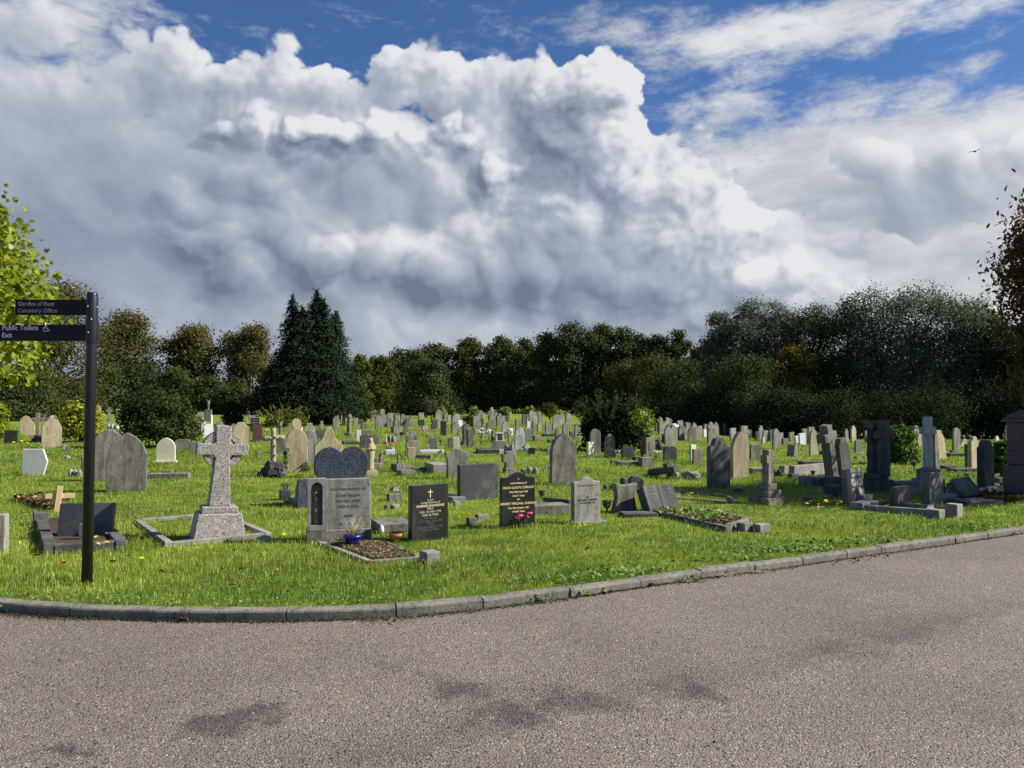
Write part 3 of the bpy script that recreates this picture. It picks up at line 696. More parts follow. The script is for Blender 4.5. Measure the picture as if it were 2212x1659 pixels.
# the tall dark conifer with three spires
def conifer():
    y=52.0; g=on(668,y); H=height(634,y)-g.z; sc=y/F
    t=thing('conifer_tree','tall dark conifer with three ragged spires and hanging skirt','tree',g)
    rg=np.random.default_rng(44); rr=random.Random(44)
    sp=[(684,632,1.0,56),(630,642,.93,44),(720,672,.84,44),(657,668,.8,46),(702,650,.8,44),(660,690,.8,78),(632,745,.6,74),(716,735,.62,78),(600,790,.45,52),(742,790,.42,46)]
    CC=[];NN=[];SS=[];TT=[]
    bm=bmesh.new()
    for X,yt,_,hw in sp:
        cx=(X-668)*sc; top=height(yt,y)-g.z; cy=rr.uniform(-.9,.9); R=hw*sc*1.27; z0=.75
        add_tube(bm,[(cx*.4,cy*.4,-.3),(cx*.8,cy*.8,1.2),(cx,cy,top*.6),(cx,cy,top*.97)],[.30,.22,.12,.02],7)
        n=int(2100*(top/9)*(hw/55)); f=rg.random(n)**.72
        z=z0+(top-z0)*(1-f); rad=R*(f**.60)*(.80+.26*rg.random(n))
        a=rg.uniform(0,2*math.pi,n)
        lay=.16*np.sin(z*7.0+3*np.sin(a*2+X)+a*3); rad=np.maximum(.08,rad*(1+lay)+.05)
        for k in range(5):
            q=rad*(1-.11*k)-.05*k; zz=z+.07*k*(1+0*a)-.10+rg.normal(0,.05,n)
            CC.append(np.stack([cx+np.cos(a+.05*k)*q,cy+np.sin(a+.05*k)*q,zz],1)+rg.normal(0,.05,(n,3)))
            nn=np.stack([np.cos(a)*.5,np.sin(a)*.5,.7+0*a],1)+rg.normal(0,.35,(n,3)); NN.append(nn/np.linalg.norm(nn,axis=1)[:,None])
            SS.append(.24*(.7+.6*rg.random(n))); TT.append(np.clip(rg.random(n)*.7+.3*(np.sin(a*5+z*2)>0.2),0,1))
    C=np.concatenate(CC);Nn=np.concatenate(NN);S=np.concatenate(SS);T=np.concatenate(TT)
    V=leaves_arrays(C,Nn,S,.17,rg,-.4); c=pal(P_CON,T)*(.75+.5*rg.random((len(C),1))); i,l=quads(len(C))
    obj('trunk',bm_mesh(bm,'trunk',True),M['bark'],t); obj('crown',mesh_np('crown',V,i,l,np.repeat(c,4,0)),M['needle'],t)
conifer()
tree(776,768,34,60,[(.05,.07,.012),(.09,.11,.018),(.13,.14,.024)],'yellow-green slender tree rising behind the dark conifer',395,low=.05,n=4200,wide=.8)
# broad bright young tree at the edge, with lobed leaves
def lobed_leaf_tree(name,label,g,blobs,n,size,palette,seed,trunk_h,sprigs,lobes=5,per=11,mat='leafthin',r=.12,hang=.35,group=None):
    rg=np.random.default_rng(seed); t=thing(name,label,'tree',g)
    rr=random.Random(seed); B=np.array(blobs,float); ar=B[:,3]*B[:,5]; nc=n//per
    bi=rg.choice(len(B),nc,p=ar/ar.sum()); d=rg.normal(size=(nc,3)); d/=np.linalg.norm(d,axis=1)[:,None]
    cc=B[bi,:3]+d*B[bi,3:]*(1-np.abs(rg.normal(0,.22,nc)))[:,None]
    bm=bmesh.new(); base=Vector((0,0,0))
    add_tube(bm,[(0,0,-.4),(0,0,.3),(.05,.05,trunk_h*.5),(0,.1,trunk_h)],[r*1.5,r,r*.8,r*.3],9)
    for k in range(min(90,nc)):
        q=Vector(cc[k]); s=Vector((0,0,min(trunk_h,max(.9,q.z*.75-.2)))); m=s.lerp(q,.5)+Vector((0,0,.2)); add_tube(bm,[s,m,q],[r*.28,r*.16,.006],4)
    li=np.repeat(np.arange(nc),per); N=len(li)
    C=cc[li]+rg.normal(size=(N,3))*np.array([.17,.17,.20])
    Nn=d[li]*.5+rg.normal(size=(N,3))*.6+np.array([0,0,.45]); Nn/=np.linalg.norm(Nn,axis=1)[:,None]
    tt=rg.normal(size=(N,3)); tt[:,2]-=hang*3; u=tt-Nn*(tt*Nn).sum(1)[:,None]; u/=np.linalg.norm(u,axis=1)[:,None]; v=np.cross(Nn,u)
    if lobes==5: shp=[(-.5,0),(-.42,.20),(-.08,.52),(.02,.24),(.30,.36),(.22,.12),(.55,0),(.22,-.12),(.30,-.36),(.02,-.24),(-.08,-.52),(-.42,-.20)]
    else: shp=[(-.5,0),(-.1,.20),(.35,.24),(.6,0),(.35,-.24),(-.1,-.20)]
    S=size*(.65+.6*rg.random(N)); K=len(shp)
    V=np.stack([C+u*(a*S)[:,None]+v*(b_*S)[:,None]+Nn*(abs(b_)*.35*S-.25*max(0,a)*S)[:,None] for a,b_ in shp],1).reshape(-1,3)
    ct=rg.random(nc)[li]; c=pal(palette,np.clip(.55*ct+.45*rg.random(N),0,1))*(.8+.4*rg.random((N,1)))
    me=mesh_np('crown',V,np.arange(N*K),np.arange(N)*K,np.repeat(c,K,0))
    obj('trunk',bm_mesh(bm,'trunk',True),M['bark'],t); obj('crown',me,M[mat],t); return t
g=on(-75,14.0)
def bl(X,Y,hw,hh,y,dy=0): # blob seen at picture column/row, in metres about g
    q=on(X,y); return (q.x-g.x,dy,height(Y,y)-g.z,hw*y/F,hw*y/F,hh*y/F)
lobed_leaf_tree('broadleaf_tree','bright yellow-green tree with lobed leaves beside the finger post',g,
   [bl(-70,640,150,190,14),bl(10,660,92,95,14),bl(-10,560,75,75,14,.2),bl(-30,470,52,80,14),bl(-10,760,80,85,14),bl(40,700,55,50,14,-.3),bl(-150,560,160,180,14,.5)],5400,.125,P_LIME,51,3.4,None,r=.11)
g=on(2420,13.5)
lobed_leaf_tree('chestnut_tree','large brown autumn chestnut at the edge beside the red pillar',g,
   [bl(2400,610,215,230,13.5),bl(2262,640,80,110,13.5),bl(2258,520,62,80,13.5,.2),bl(2265,660,80,200,13.5,.1),bl(2238,800,48,60,13.5,-.1),bl(2262,740,75,70,13.5,-.3),bl(2305,470,85,90,13.5),bl(2490,490,190,140,13.5),bl(2360,620,150,160,13.5,-1.4),bl(2520,620,150,160,13.5,1.6),bl(2560,600,220,220,13.5)],30000,.10,P_CHEST,52,4.6,None,lobes=3,per=14,r=.26,hang=.6)
# shrubs between the graves
bush(125,222,858,968,P_VARI,'golden variegated bush behind the black finger post',61,size=.11,n=6500,clump=.13,y=29.0)
bush(258,430,838,968,[(.020,.036,.011),(.036,.058,.016),(.070,.092,.028)],'big dark holly bush behind the cream headstone',62,size=.10,n=13000,clump=.17)
bush(-30,20,868,955,P_LIME[:3],'light green shrub cut off by the edge beside a black stone',63,size=.09,n=3600)
bush(474,529,864,919,P_CON,'dark clipped conifer dome among the far graves',64,name='clipped_conifer',size=.10,n=9000,clump=.12,mat='needle')
bush(560,668,884,924,P_OLIVE+[(.16,.16,.04)],'loose yellow-green rose bush under the tall conifer',65,size=.12,n=2600,spiky=18)
bush(1253,1400,872,976,P_YEW,'spiky dark yew bush behind two pointed headstones',66,name='yew_bush',size=.10,n=15000,clump=.16,mat='needle',spiky=70)
g=on(1388,21.6); T=thing('yellow_branch','yellow-leaved branches rising out of the yew bush','shrub',g); zz=lambda Y:height(Y,g.y)-g.z; k_=g.y/F
obj('leaves',crown_mesh('leaves',[(0,0,zz(905),20*k_,.25,20*k_),(14*k_,0,zz(925),13*k_,.2,16*k_),(-12*k_,0,zz(897),12*k_,.2,10*k_)],380,.11,P_LIME[:2],67,.11,.7,.22,12,.5),M['leafthin'],T)
bm=bmesh.new()
for dx,Y in ((-12,895),(0,886),(14,884),(18,912),(10,925)): add_tube(bm,[(0,.1,0),(dx*.4*k_,.05,zz(945)),(dx*k_,0,zz(Y))],[.02,.014,.004],5)
obj('stems',bm_mesh(bm,'stems',True),M['bark'],T)
bush(1905,1982,922,1003,[(.05,.09,.02),(.09,.14,.03),(.16,.22,.05)],'bright green leafy shrub beside the urn-topped cross',68,size=.12,n=4600)
bush(2146,2186,950,1030,P_BUSH,'dark rose bush in shade beside the red pillar',69,size=.10,n=2400)
bush(2133,2155,922,945,P_BUSH,'small green plant sprouting among the far rows',70,size=.14,n=500)
for i,(x0,x1,yt,yb,p,lb) in enumerate([(875,888,879,896,P_BUSH,'small leafy sapling beside far pale stones'),(939,960,880,912,P_BUSH,'leafy sapling beside the bare little tree'),(970,983,880,906,P_BUSH,'narrow leafy sapling between two wider ones'),(1003,1036,882,921,P_BUSH,'widest leafy sapling before the dark trees'),
       (1075,1102,882,914,P_BUSH,'pointed leafy sapling behind the carved gothic stone'),(1128,1158,882,910,P_BUSH,'leafy sapling beside the round clipped tree'),(1528,1556,908,926,P_DARK,'low dark sapling at the back of the far rows')]):
    bush(x0-2,x1+2,yt-4,yb,[(.09,.14,.03),(.14,.21,.045),(.21,.28,.07)] if p is P_BUSH else p,lb,80+i,name='sapling',size=.20,n=900,cat='sapling',group='young saplings among the far graves')
bush(776,800,862,912,P_OLIVE,'thin yellow-green shrub at the corner of the conifer',90,size=.18,n=1100)
# little round-headed tree and bare sapling
def little_tree(X,ytop,ybase,hw,zc,label,palette,seed,n,name='small_tree'):
    g=at(X,ybase); sc=g.y/F; H=height(ytop,g.y)-g.z; t=thing(name,label,'tree',g); rr=random.Random(seed); bm=bmesh.new()
    add_tube(bm,[(0,0,-.2),(.02,0,H*.3),(0,0,H*zc)],[.05,.04,.03],6)
    for i in range(16):
        a=rr.uniform(0,6.28); e=rr.uniform(.5,1); add_tube(bm,[(0,0,H*zc*.9),(math.cos(a)*hw*sc*.7,math.sin(a)*hw*sc*.7,H*(zc+.18)),(math.cos(a)*hw*sc*.9,math.sin(a)*hw*sc*.9,H*rr.uniform(.8,1))],[.022,.014,.005],4)
    obj('trunk',bm_mesh(bm,'trunk',True),M['bark'],t)
    obj('crown',crown_mesh('crown',[(0,0,H*.74,hw*sc*.8,hw*sc*.8,H*.22)],n,.12,palette,seed,.14,.7,.25,16,-.3),M['leaf'],t)
little_tree(1188,873,933,15,.52,'little round-headed tree on a thin stem in the field',P_OLIVE,91,1500)
little_tree(931,862,912,16,.40,'nearly bare brown sapling with one pale limb',[(.09,.07,.04),(.14,.11,.06)],92,350)
# ------------------------------------------------------------------ memorials
def arc(cx,cz,r,a0,a1,n):
    return [(cx+r*math.cos(a0+(a1-a0)*i/n),cz+r*math.sin(a0+(a1-a0)*i/n)) for i in range(n+1)]
def pointed(w,h,rise,n=9):
    R=w*(.25+rise*rise); hs_=h-rise*w; cx=w/2-R
    a=math.acos(max(-1,min(1,(R-w/2)/R)))
    right=[(cx+R*math.cos(a*i/n),hs_+R*math.sin(a*i/n)) for i in range(n+1)]
    return right+[(-x,z) for x,z in right[::-1][1:]]
def outline(shape,w,h):
    b=-.15; B=[(-w/2,b),(w/2,b)]
    if shape=='flat': return B+[(w/2,h),(-w/2,h)]
    if shape=='gothic': return B+pointed(w,h,.72)
    if shape=='blunt': return B+pointed(w,h,.60)
    if shape=='sharp': return B+pointed(w,h,.95)
    if shape=='round': return B+pointed(w,h,.5)
    if shape=='low': return B+pointed(w,h,.16)
    if shape=='rcorner':
        r=w*.16; return B+arc(w/2-r,h-r,r,0,math.pi/2,5)+arc(-w/2+r,h-r,r,math.pi/2,math.pi,5)
    if shape=='clip': c=w*.16; return B+[(w/2,h-c),(w/2-c,h),(-w/2+c,h),(-w/2,h-c)]
    if shape=='octo': c=w*.30; return B+[(w/2,h-c*1.1),(w/2-c,h),(-w/2+c,h),(-w/2,h-c*1.1)]
    if shape=='gable': return B+[(w/2,h-w*.28),(0,h),(-w/2,h-w*.28)]
    if shape=='serp':
        k=h*.10 if h<w*2 else w*.16
        return B+[(w/2-w*i/20,h-k+k*(.5-.5*math.cos(2*math.pi*max(0,min(1,(i/20-.12)/.76))))) for i in range(21)]
    if shape=='shoulder':   # shoulders and a round head
        q=w*.31; sh=h-q-w*.10
        return B+[(w/2,sh),(w/2-w*.05,sh+w*.07),(q,sh+w*.08)]+arc(0,h-q,q,0,math.pi,12)+[(-q,sh+w*.08),(-w/2+w*.05,sh+w*.07),(-w/2,sh)]
    if shape=='ogee':       # notched shoulders and a pointed head
        hw=w*.43; top=pointed(2*hw,h,.62); z0=h-.62*2*hw
        return B+[(w/2*.92,z0-w*.20),(w/2*.92,z0-w*.12),(w/2,z0-w*.05)]+top+[(-w/2,z0-w*.05),(-w/2*.92,z0-w*.12),(-w/2*.92,z0-w*.20)]
    if shape=='camel':      # big shouldered hump
        pts=[]
        for i in range(25):
            u=-1+2*i/24; pts.append((-u*w/2,h*(.74+.26*math.exp(-(u/.40)**4))-.10*h*max(0,abs(u)-.6)/.4))
        return B+pts
    if shape=='scroll':
        L=[(.44,b),(.42,.30),(.43,.62),(.47,.72),(.50,.78),(.50,.92),(.46,.90),(.30,.90),(.20,.95),(.08,1.0)]
        R=[(x*w,(z if z<0 else z*h)) for x,z in L]; return [(-R[0][0],b)]+R+[(-x,z) for x,z in R[::-1][:-1]]
    if shape=='pent': return [(-w/2*.98,b),(w*.35,b),(w*.36,0),(w*.5,h*.50),(w*.32,h),(-w*.455,h),(-w*.5,0)]
    if shape=='vase':       # concave sides with rolled top
        L=[(.50,b),(.50,0),(.43,.20),(.38,.45),(.39,.72),(.46,.90),(.46,.98),(.40,1.0),(.30,.96),(.12,.93)]
        R=[(x*w,(z if z<0 else z*h)) for x,z in L]; return [(-.5*w,b)]+R+[(-x,z) for x,z in R[::-1][:-1]]
    if shape=='broken': return B+[(w/2,h*.70),(w*.38,h*.72),(w*.40,h*.80),(w*.25,h*.85),(w*.22,h*.97),(-.05*w,h),(-w*.30,h*.97),(-w*.5,h*.80)]
    if shape=='heart':
        R=[(.36,0),(.43,.15),(.48,.32),(.5,.48),(.495,.62),(.465,.77),(.41,.88),(.33,.96),(.24,1.0),(.16,.99),(.09,.95),(.035,.885)]
        return [(x*w,z*h) for x,z in R]+[(0,.84*h)]+[(-x*w,z*h) for x,z in R[::-1]]
    if shape=='wedge': return [(-w*.5,b),(w*.5,b),(w*.5,h*.2),(w*.42,h),(-w*.15,h),(-w*.5,0)]
    if shape=='trap': return B[:1]+[(w/2,b),(w*.42,h),(-w*.42,h)]
    raise KeyError(shape)
def cross_outline(h,w,s,ah,at_,flare=1.0):
    """h total, w span, s shaft half width, ah arm half height, at_ height of the arm axis"""
    f=flare
    return [(-s*1.15,-.05),(s*1.15,-.05),(s,at_-ah),(w/2,at_-ah*f),(w/2,at_+ah*f),(s,at_+ah),(s*f,h),(-s*f,h),(-s,at_+ah),(-w/2,at_+ah*f),(-w/2,at_-ah*f),(-s,at_-ah)]
class Sp: pass
def spot(k,u0,u1,vt,vb,yaw=32,t=.09,depthfix=True):
    s=Sp(); X0,Y0=tv(k,u0,vt); X1,Y1=tv(k,u1,vb); s.X=(X0+X1)/2
    g=at(s.X,Y1); s.y=g.y; s.sc=g.y/F; a=math.radians(yaw); q=(s.X-1106)/F
    f=max(.25,math.cos(a)-math.sin(a)*q); gg=abs(math.sin(a)+math.cos(a)*q)
    s.span=abs(X1-X0)*s.sc; s.w=max(.10,(s.span-t*gg)/f); s.g=g; s.h=max(.05,height(Y0,g.y)-g.z); s.yaw=a
    d=min(.35,(s.w*math.sin(a)*.35 if s.w>.5 else 0)) if depthfix else 0   # vb is the nearest corner
    if d: s.g=g+Vector((g.x/g.y,1,0))*d*.5; s.g.z=zg(s.g.x,s.g.y)
    return s
def hs(k,u0,u1,vt,vb,shape,mat,label,yaw=32,roll=0,lean=0,t=None,name='headstone',cat='headstone',group=None,bev=.008,plinth=None):
    y=at(tv(k,(u0+u1)/2,vb)[0],tv(k,0,vb)[1]).y
    t=t or (.085 if y<40 else .12); s=spot(k,u0,u1,vt,vb,yaw,t)
    if y>35: bev=0 if y>55 else .006
    rot=Euler((math.radians(-lean),math.radians(roll),s.yaw),'XYZ')
    rot=(Matrix.Rotation(s.yaw,3,'Z')@Matrix.Rotation(math.radians(roll),3,'Y')@Matrix.Rotation(math.radians(-lean),3,'X')).to_euler()
    me=prism_mesh(name,outline(shape,s.w,s.h),t,bev)
    if plinth:
        T=thing(name,label,cat,s.g,rot,group); obj('slab',me,M[mat],T)
        obj('plinth',box_mesh('plinth',[((0,0,-.1),(s.w+.10,t+.12,.1+plinth))],.006),M[mat],T); o=T
    else:
        o=tag(obj(name,me,M[mat],None,s.g,rot),label,cat,group)
    o['_w']=s.w; return o,s,t
def text(parent,name,body,size,loc,mat,align='CENTER',sx=1.0,off=0.0,rot=(math.pi/2,0,0),space=1.0):
    c=bpy.data.curves.new(name,'FONT'); c.body=body; c.size=size; c.align_x=align; c.extrude=.0006; c.offset=off; c.space_character=space; c.resolution_u=2
    o=bpy.data.objects.new(name,c); COL.objects.link(o); bpy.context.view_layer.update()
    me=bpy.data.meshes.new_from_object(o.evaluated_get(bpy.context.evaluated_depsgraph_get())); bpy.data.objects.remove(o); bpy.data.curves.remove(c)
    me.materials.clear(); r=obj(name,me,M[mat],parent,loc,rot); r.scale=(sx,1,1); return r
def steps_boxes(n,w0,hs_,z0=0,grow=1.42):
    out=[]; z=z0
    ws=[w0*grow**(n-1-i) for i in range(n)]
    for w in ws: out.append(((0,0,z-(.12 if z==z0 else 0)),(w,w*.8,hs_+(.12 if z==z0 else 0)))); z+=hs_
    return out,z
def crossm(k,u0,u1,vt,vb,mat,label,yaw=32,roll=0,lean=0,steps=2,shaft=.11,arm=.70,thick=.11,steph=None,group=None,flare=1.0,name='stone_cross',cat='cross',basemat=None):
    """u0,u1: arm ends"""
    s=spot(k,u0,u1,vt,vb,yaw,thick); H=s.h
    rot=(Matrix.Rotation(s.yaw,3,'Z')@Matrix.Rotation(math.radians(roll),3,'Y')@Matrix.Rotation(math.radians(-lean),3,'X')).to_euler()
    T=thing(name,label,cat,s.g,rot,group); bx,z=([],0)
    sh=steph or H*.11
    if steps:
        bx,z=steps_boxes(steps,max(.22,s.w*.62),sh); obj('base',box_mesh('base',bx,.008 if s.y<40 else 0),M[basemat or mat],T)
    h=H-z
    me=prism_mesh('cross',cross_outline(h,s.w,shaft/2 if shaft>.02 else s.w*.13,shaft*.5,h*arm,flare),thick,.008 if s.y<40 else 0)
    obj('cross',me,M[mat],T,(0,0,z)); T['_h']=H; return T,s
def kerbset(pts,mat,label,w=.11,h=.12,posts=None,name='grave_kerb',cat='grave kerb',fill=None,open_=None,filln='grave_bed',drop=.10):
    """low stone edging along ground points; posts: corner blocks"""
    c=sum((Vector(p) for p in pts),Vector())/len(pts); c.z=zg(c.x,c.y)
    T=thing(name,label,cat,c); n=len(pts)
    for i in range(n):
        if open_ and i in open_: continue
        a=Vector(pts[i])-c; b_=Vector(pts[(i+1)%n])-c; d=b_-a; L=d.length; m=(a+b_)/2; hh=h*RND.uniform(.9,1.1)
        o=obj('kerb_side',box_mesh('kerb_side',[((0,0,-drop),(L-(w if i%2 else -w*.98),w,drop+hh))],.006),M[mat],T,(m.x,m.y,0),(RND.uniform(-.01,.01),RND.uniform(-.015,.015),math.atan2(d.y,d.x)))
        q=Vector((-d.y,d.x,0)).normalized()*w*.5
        exclude([(Vector(pts[i])-q)[:2],(Vector(pts[(i+1)%n])-q)[:2],(Vector(pts[(i+1)%n])+q)[:2],(Vector(pts[i])+q)[:2]])
    for (p,s_,ph) in posts or []:
        q=Vector(p)-c; obj('corner_block',box_mesh('corner_block',[((0,0,-drop),(s_,s_,drop+ph))],.008),M[mat],T,(q.x,q.y,0),(0,0,math.radians(34)))
        excl_rect(p,s_,s_,math.radians(34))
    if fill: 
        me=bpy.data.meshes.new(filln); me.from_pydata([tuple(Vector(p)-c+Vector((0,0,h*.45))) for p in pts],[],[list(range(n))]); obj(filln,me,M[fill],T); exclude([p[:2] for p in pts])
    return T
def blockm(k,u0,u1,vt,vb,mat,label,yaw=32,d=None,roll=0,lean=0,name='stone_block',cat='stone block',taper=1.0,group=None,bev=.008):
    s=spot(k,u0,u1,vt,vb,yaw,0,False); w=s.w
    if d is None: 
        q=(s.X-1106)/F; g_=abs(math.sin(s.yaw)+math.cos(s.yaw)*q); f=math.cos(s.yaw)-math.sin(s.yaw)*q; w=s.span/(f+.7*g_); d=w*.7
    rot=(Matrix.Rotation(s.yaw,3,'Z')@Matrix.Rotation(math.radians(roll),3,'Y')@Matrix.Rotation(math.radians(-lean),3,'X')).to_euler()
    bm=bmesh.new(); add_box(bm,(0,0,-.12),(w,d,s.h+.12),0,taper); bevel_all(bm,bev if s.y<40 else 0)
    excl_rect(s.g,w,d,s.yaw)
    return tag(obj(name,bm_mesh(bm,name),M[mat],None,s.g,rot),label,cat,group),s
def rubble(k,u0,u1,vt,vb,mat,label,seed,n=3,name='rubble_stone',cat='rubble',angular=True,group=None):
    s=spot(k,u0,u1,vt,vb,0,0,False); bm=bmesh.new(); rr=random.Random(seed)
    for i in range(n):
        w=s.span/max(1,n)*rr.uniform(.9,1.3)*.55; rough_rock(bm,((i+.5)/n*s.span-s.span/2,rr.uniform(-.04,.04),s.h*.25),(w,w*.8,s.h*rr.uniform(.5,.75)),seed+i,2,.3,rr.uniform(0,3))
    excl_rect(s.g,s.span*.7,s.span*.4,0)
    return tag(obj(name,bm_mesh(bm,name),M[mat],None,s.g),label,cat,group)
def posy(name,label,g,mat,n=10,r=.035,h=.16,spread=.09,seed=1,cat='flowers',leafy=True,group=None):
    rr=random.Random(seed); T=thing(name,label,cat,g,(0,0,0),group); bm=bmesh.new(); b2=bmesh.new()
    for i in range(n):
        p=Vector((rr.uniform(-1,1)*spread,rr.uniform(-.6,.6)*spread,h*rr.uniform(.8,1.15)))
        for j in range(6):
            a=j*1.05+rr.uniform(-.2,.2); q=bmesh.ops.create_icosphere(bm,subdivisions=1,radius=r*.62)
            for v in q['verts']: v.co=Vector((v.co.x,v.co.y,v.co.z*.6))+p+Vector((math.cos(a)*r*.6,math.sin(a)*r*.6,rr.uniform(-.3,.3)*r))
        add_tube(b2,[(p.x*.3,p.y*.3,-.03),tuple(p*.6),tuple(p)],[.006,.005,.004],4)
    obj('petals',bm_mesh(bm,'petals',True),M[mat],T); obj('stems',bm_mesh(b2,'stems',True),M['stemg'],T); return T
# ---- finger post
g=at(188,1255); y=g.y; HP=height(632,y); r=.043
T=thing('finger_post','black finger post with white lettered direction boards at the lawn edge','signpost',g,(0,math.radians(.35),0))
bm=bmesh.new(); add_lathe(bm,[(r,-.3),(r,HP-.02),(r*.93,HP-.004),(r*.6,HP)],28); obj('pole',bm_mesh(bm,'pole',True),M['post'],T)
zt=lambda Y:height(Y,y)
bm=bmesh.new(); add_lathe(bm,[(r+.0035,zt(741)),(r+.0045,zt(740)),(r+.0045,zt(643)),(r+.0035,zt(642))],28); obj('sleeve',bm_mesh(bm,'sleeve',True),M['post'],T)
def sgn(Xl,Xr,Yt,Yb,tw,lines,mat,rows,sym=False,label=None):
    xr=on(Xr,y).x-g.x; xl=on(Xl,y).x-g.x; L=xr-xl; z0,z1=zt(Yb),zt(Yt)
    p=obj('sign_board',box_mesh('sign_board',[((-L/2,0,0),(L,.018,z1-z0))],.003),M['sign'],T,(xr,-.005,z0),(0,0,math.radians(tw)))
    if label: p['label']=label
    for b_,zc,sz,x0 in lines: text(p,'lettering',b_,sz,(x0-L,-.0105,zc),mat,'LEFT',1.0,.0006)
    return p,L,z1-z0
k=y/F
p,L,h=sgn(28,190,648,681.5,0,[('Garden of Rest',.0785,.0497,.024),('Cemetery Office',.0215,.0497,.024)],'lettergrey',2)
p2,L2,h2=sgn(-16,190,701.5,736.8,-4.0,[('Public Toilets',.093,.060,.030),('Exit',.030,.060,.030)],'letter',2,True)
# access symbol
bm=bmesh.new(); cx,cz=-L2+.030+.392,.088
def flat_tube(pts,rad): add_tube(bm,[(cx+x,-.0095,cz+z) for x,z in pts],rad,6)
a0=arc(0,.012,.019,math.radians(70),math.radians(330),16); flat_tube(a0,.0035)
flat_tube([(-.002,.052),(.001,.022),(.019,.020),(.027,-.002),(.037,.002)],.0042); flat_tube([(.000,.036),(.014,.036)],.0034)
bmesh.ops.create_icosphere(bm,subdivisions=2,radius=.0075,matrix=Matrix.Translation((cx-.002,-.0095,cz+.062)))
obj('access_symbol',bm_mesh(bm,'access_symbol',True),M['letter'],p2)
for zz,ang,ln in ((zt(681),119,.9),(zt(722),117,.9)):    # two boards pointing away beyond the post
    obj('sign_board',box_mesh('sign_board',[((ln/2,0,0),(ln,.018,.145))],.003),M['sign'],T,(.03,.02,zz),(0,0,math.radians(ang)))
bm=bmesh.new()
for X,Y in ((190,663),(192,719),(198,690.6),(210.5,664.5)): bmesh.ops.create_icosphere(bm,subdivisions=1,radius=.006,matrix=Matrix.Translation((on(X,y).x-g.x,-r-.004,zt(Y))))
obj('fixing_screw',bm_mesh(bm,'fixing_screw'),M['letter'],T)
# ---- headstone with gold cross and lettering
o,s,t=hs(3,415,1115,215+1521,1170+1521,'flat','black','polished black headstone with small gold cross above worn gold lettering',yaw=36,t=.085)
w,h=s.w,s.h; fy=-t/2-.0015
bm=bmesh.new(); zc=h*.845; add_box(bm,(0,fy,zc-h*.075),(.009,.002,h*.15)); add_box(bm,(0,fy-.001,zc+.012),(.062,.002,.009)); obj('gold_cross',bm_mesh(bm,'gold_cross'),M['goldleaf'],o)
for b_,z,sz,m in [('In ever',.715,.030,'goldworn'),('Loving Memory of',.665,.036,'goldworn'),('WINIFRED EVANGELINE',.605,.036,'goldleaf'),('FIELD',.555,.036,'goldworn'),('DIED 19th MAY 1978',.497,.033,'goldworn'),('AGED 68 YEARS',.442,.033,'goldworn'),('And Also of',.388,.033,'greyworn'),('LEONARD WILLIAM',.328,.037,'greyworn'),('FIELD',.280,.037,'greyworn'),('DIED 25th MARCH 1983',.222,.034,'greyworn'),('AGED 84 YEARS',.172,.034,'greyworn')]:
    text(o,'inscription',b_,sz*h/.62,(0,fy,z*h),m,'CENTER',.93,.0005)
# ---- black serpentine top, gold lettering
o,s,t=hs(3,1990,2212+400,40+1521-45,940+1521,'serp','black','black headstone with curved top, bright gold lettering and pink flowers',yaw=22,t=.085)
w,h=s.w,s.h; fy=-t/2-.0015
for b_,z,sz in [('In',.865,.026),('Loving Memory of',.785,.034),('HILDA GLADYS CURRANT',.70,.041),('Died 24th April 1978',.625,.033),('Aged 71 Years',.555,.032),('Also',.495,.026),('HERBERT PERCIVAL CURRANT',.41,.041),('Died 24th October 1987',.335,.032),('Aged 81 Years',.27,.032)]:
    text(o,'inscription',b_,sz*h/.72,(0,fy,z*h),'goldleaf','CENTER',.92,.0010)
q=at(1131,1139); posy('pink_flowers','bunch of pink flowers against the black curved-top headstone',q+Vector((0,-.02,0)),'pink',5,.030,.15,.075,3)
# ---- grey serpentine headstone
o,s,t=hs(4,1012,1530,85+1521,860+1521,'serp','pale','spotted grey headstone with curved top and small dark lettering',yaw=27,t=.085)
w,h=s.w,s.h; fy=-t/2-.001
for b_,z,sz in [('IN LOVING MEMORY OF',.80,.03),('AND',.545,.028),('IRIS MARY TANNER',.475,.040),('1904 DEVOTED 1986',.415,.031)]:
    text(o,'inscription',b_,sz*h/.62,(0,fy,z*h),'inscr' if z<.7 else 'stain','CENTER',.92,.0004)
obj('plinth',box_mesh('plinth',[((0.03,-.03,-.1),(w+.06,t+.12,.115))],.006),M['pale'],o)
# ---- grey memorial with the crucifix niche
g0=at(tv(2,890,0)[0]+1,1019.6+1190/8); y=g0.y; sc=y/F; a=math.radians(17)
Wt=(1885-890)/8*sc/.93; Ht=height(1019.6+112/8,y)-g0.z
T=thing('headstone','grey stained memorial with a crucifix in an arched niche and faded lettering','headstone',g0+Vector((Wt*.47,Wt*.12,0)),(0,0,a))
pw=Wt*.29; bh=Ht*.175
obj('base',box_mesh('base',[((0,0,-.15),(Wt+.02,.145,.15+bh))],.006),M['grey'],T)
obj('slab',box_mesh('slab',[((pw/2,.01,bh),(Wt-pw,.085,Ht*.985-bh))],.006),M['pale'],T)
px=-Wt/2+pw/2; zb=bh+.002; zh=Ht-bh
def niche(w_,zlo,zhi,n=36):
    rt=w_/2; pts=[]
    half=n//2
    body=[(rt,zlo+(zhi-rt-zlo)*i/6) for i in range(7)]+arc(0,zhi-rt,rt,0,math.pi,16)[1:-1]+[(-rt,zhi-rt-(zhi-rt-zlo)*i/6) for i in range(7)]+[(-rt*(1-i/3.0),zlo) for i in range(1,6)]
    return body
inn=niche(pw*.62,zh*.10,zh*.93)
N_=len(inn); out=[]
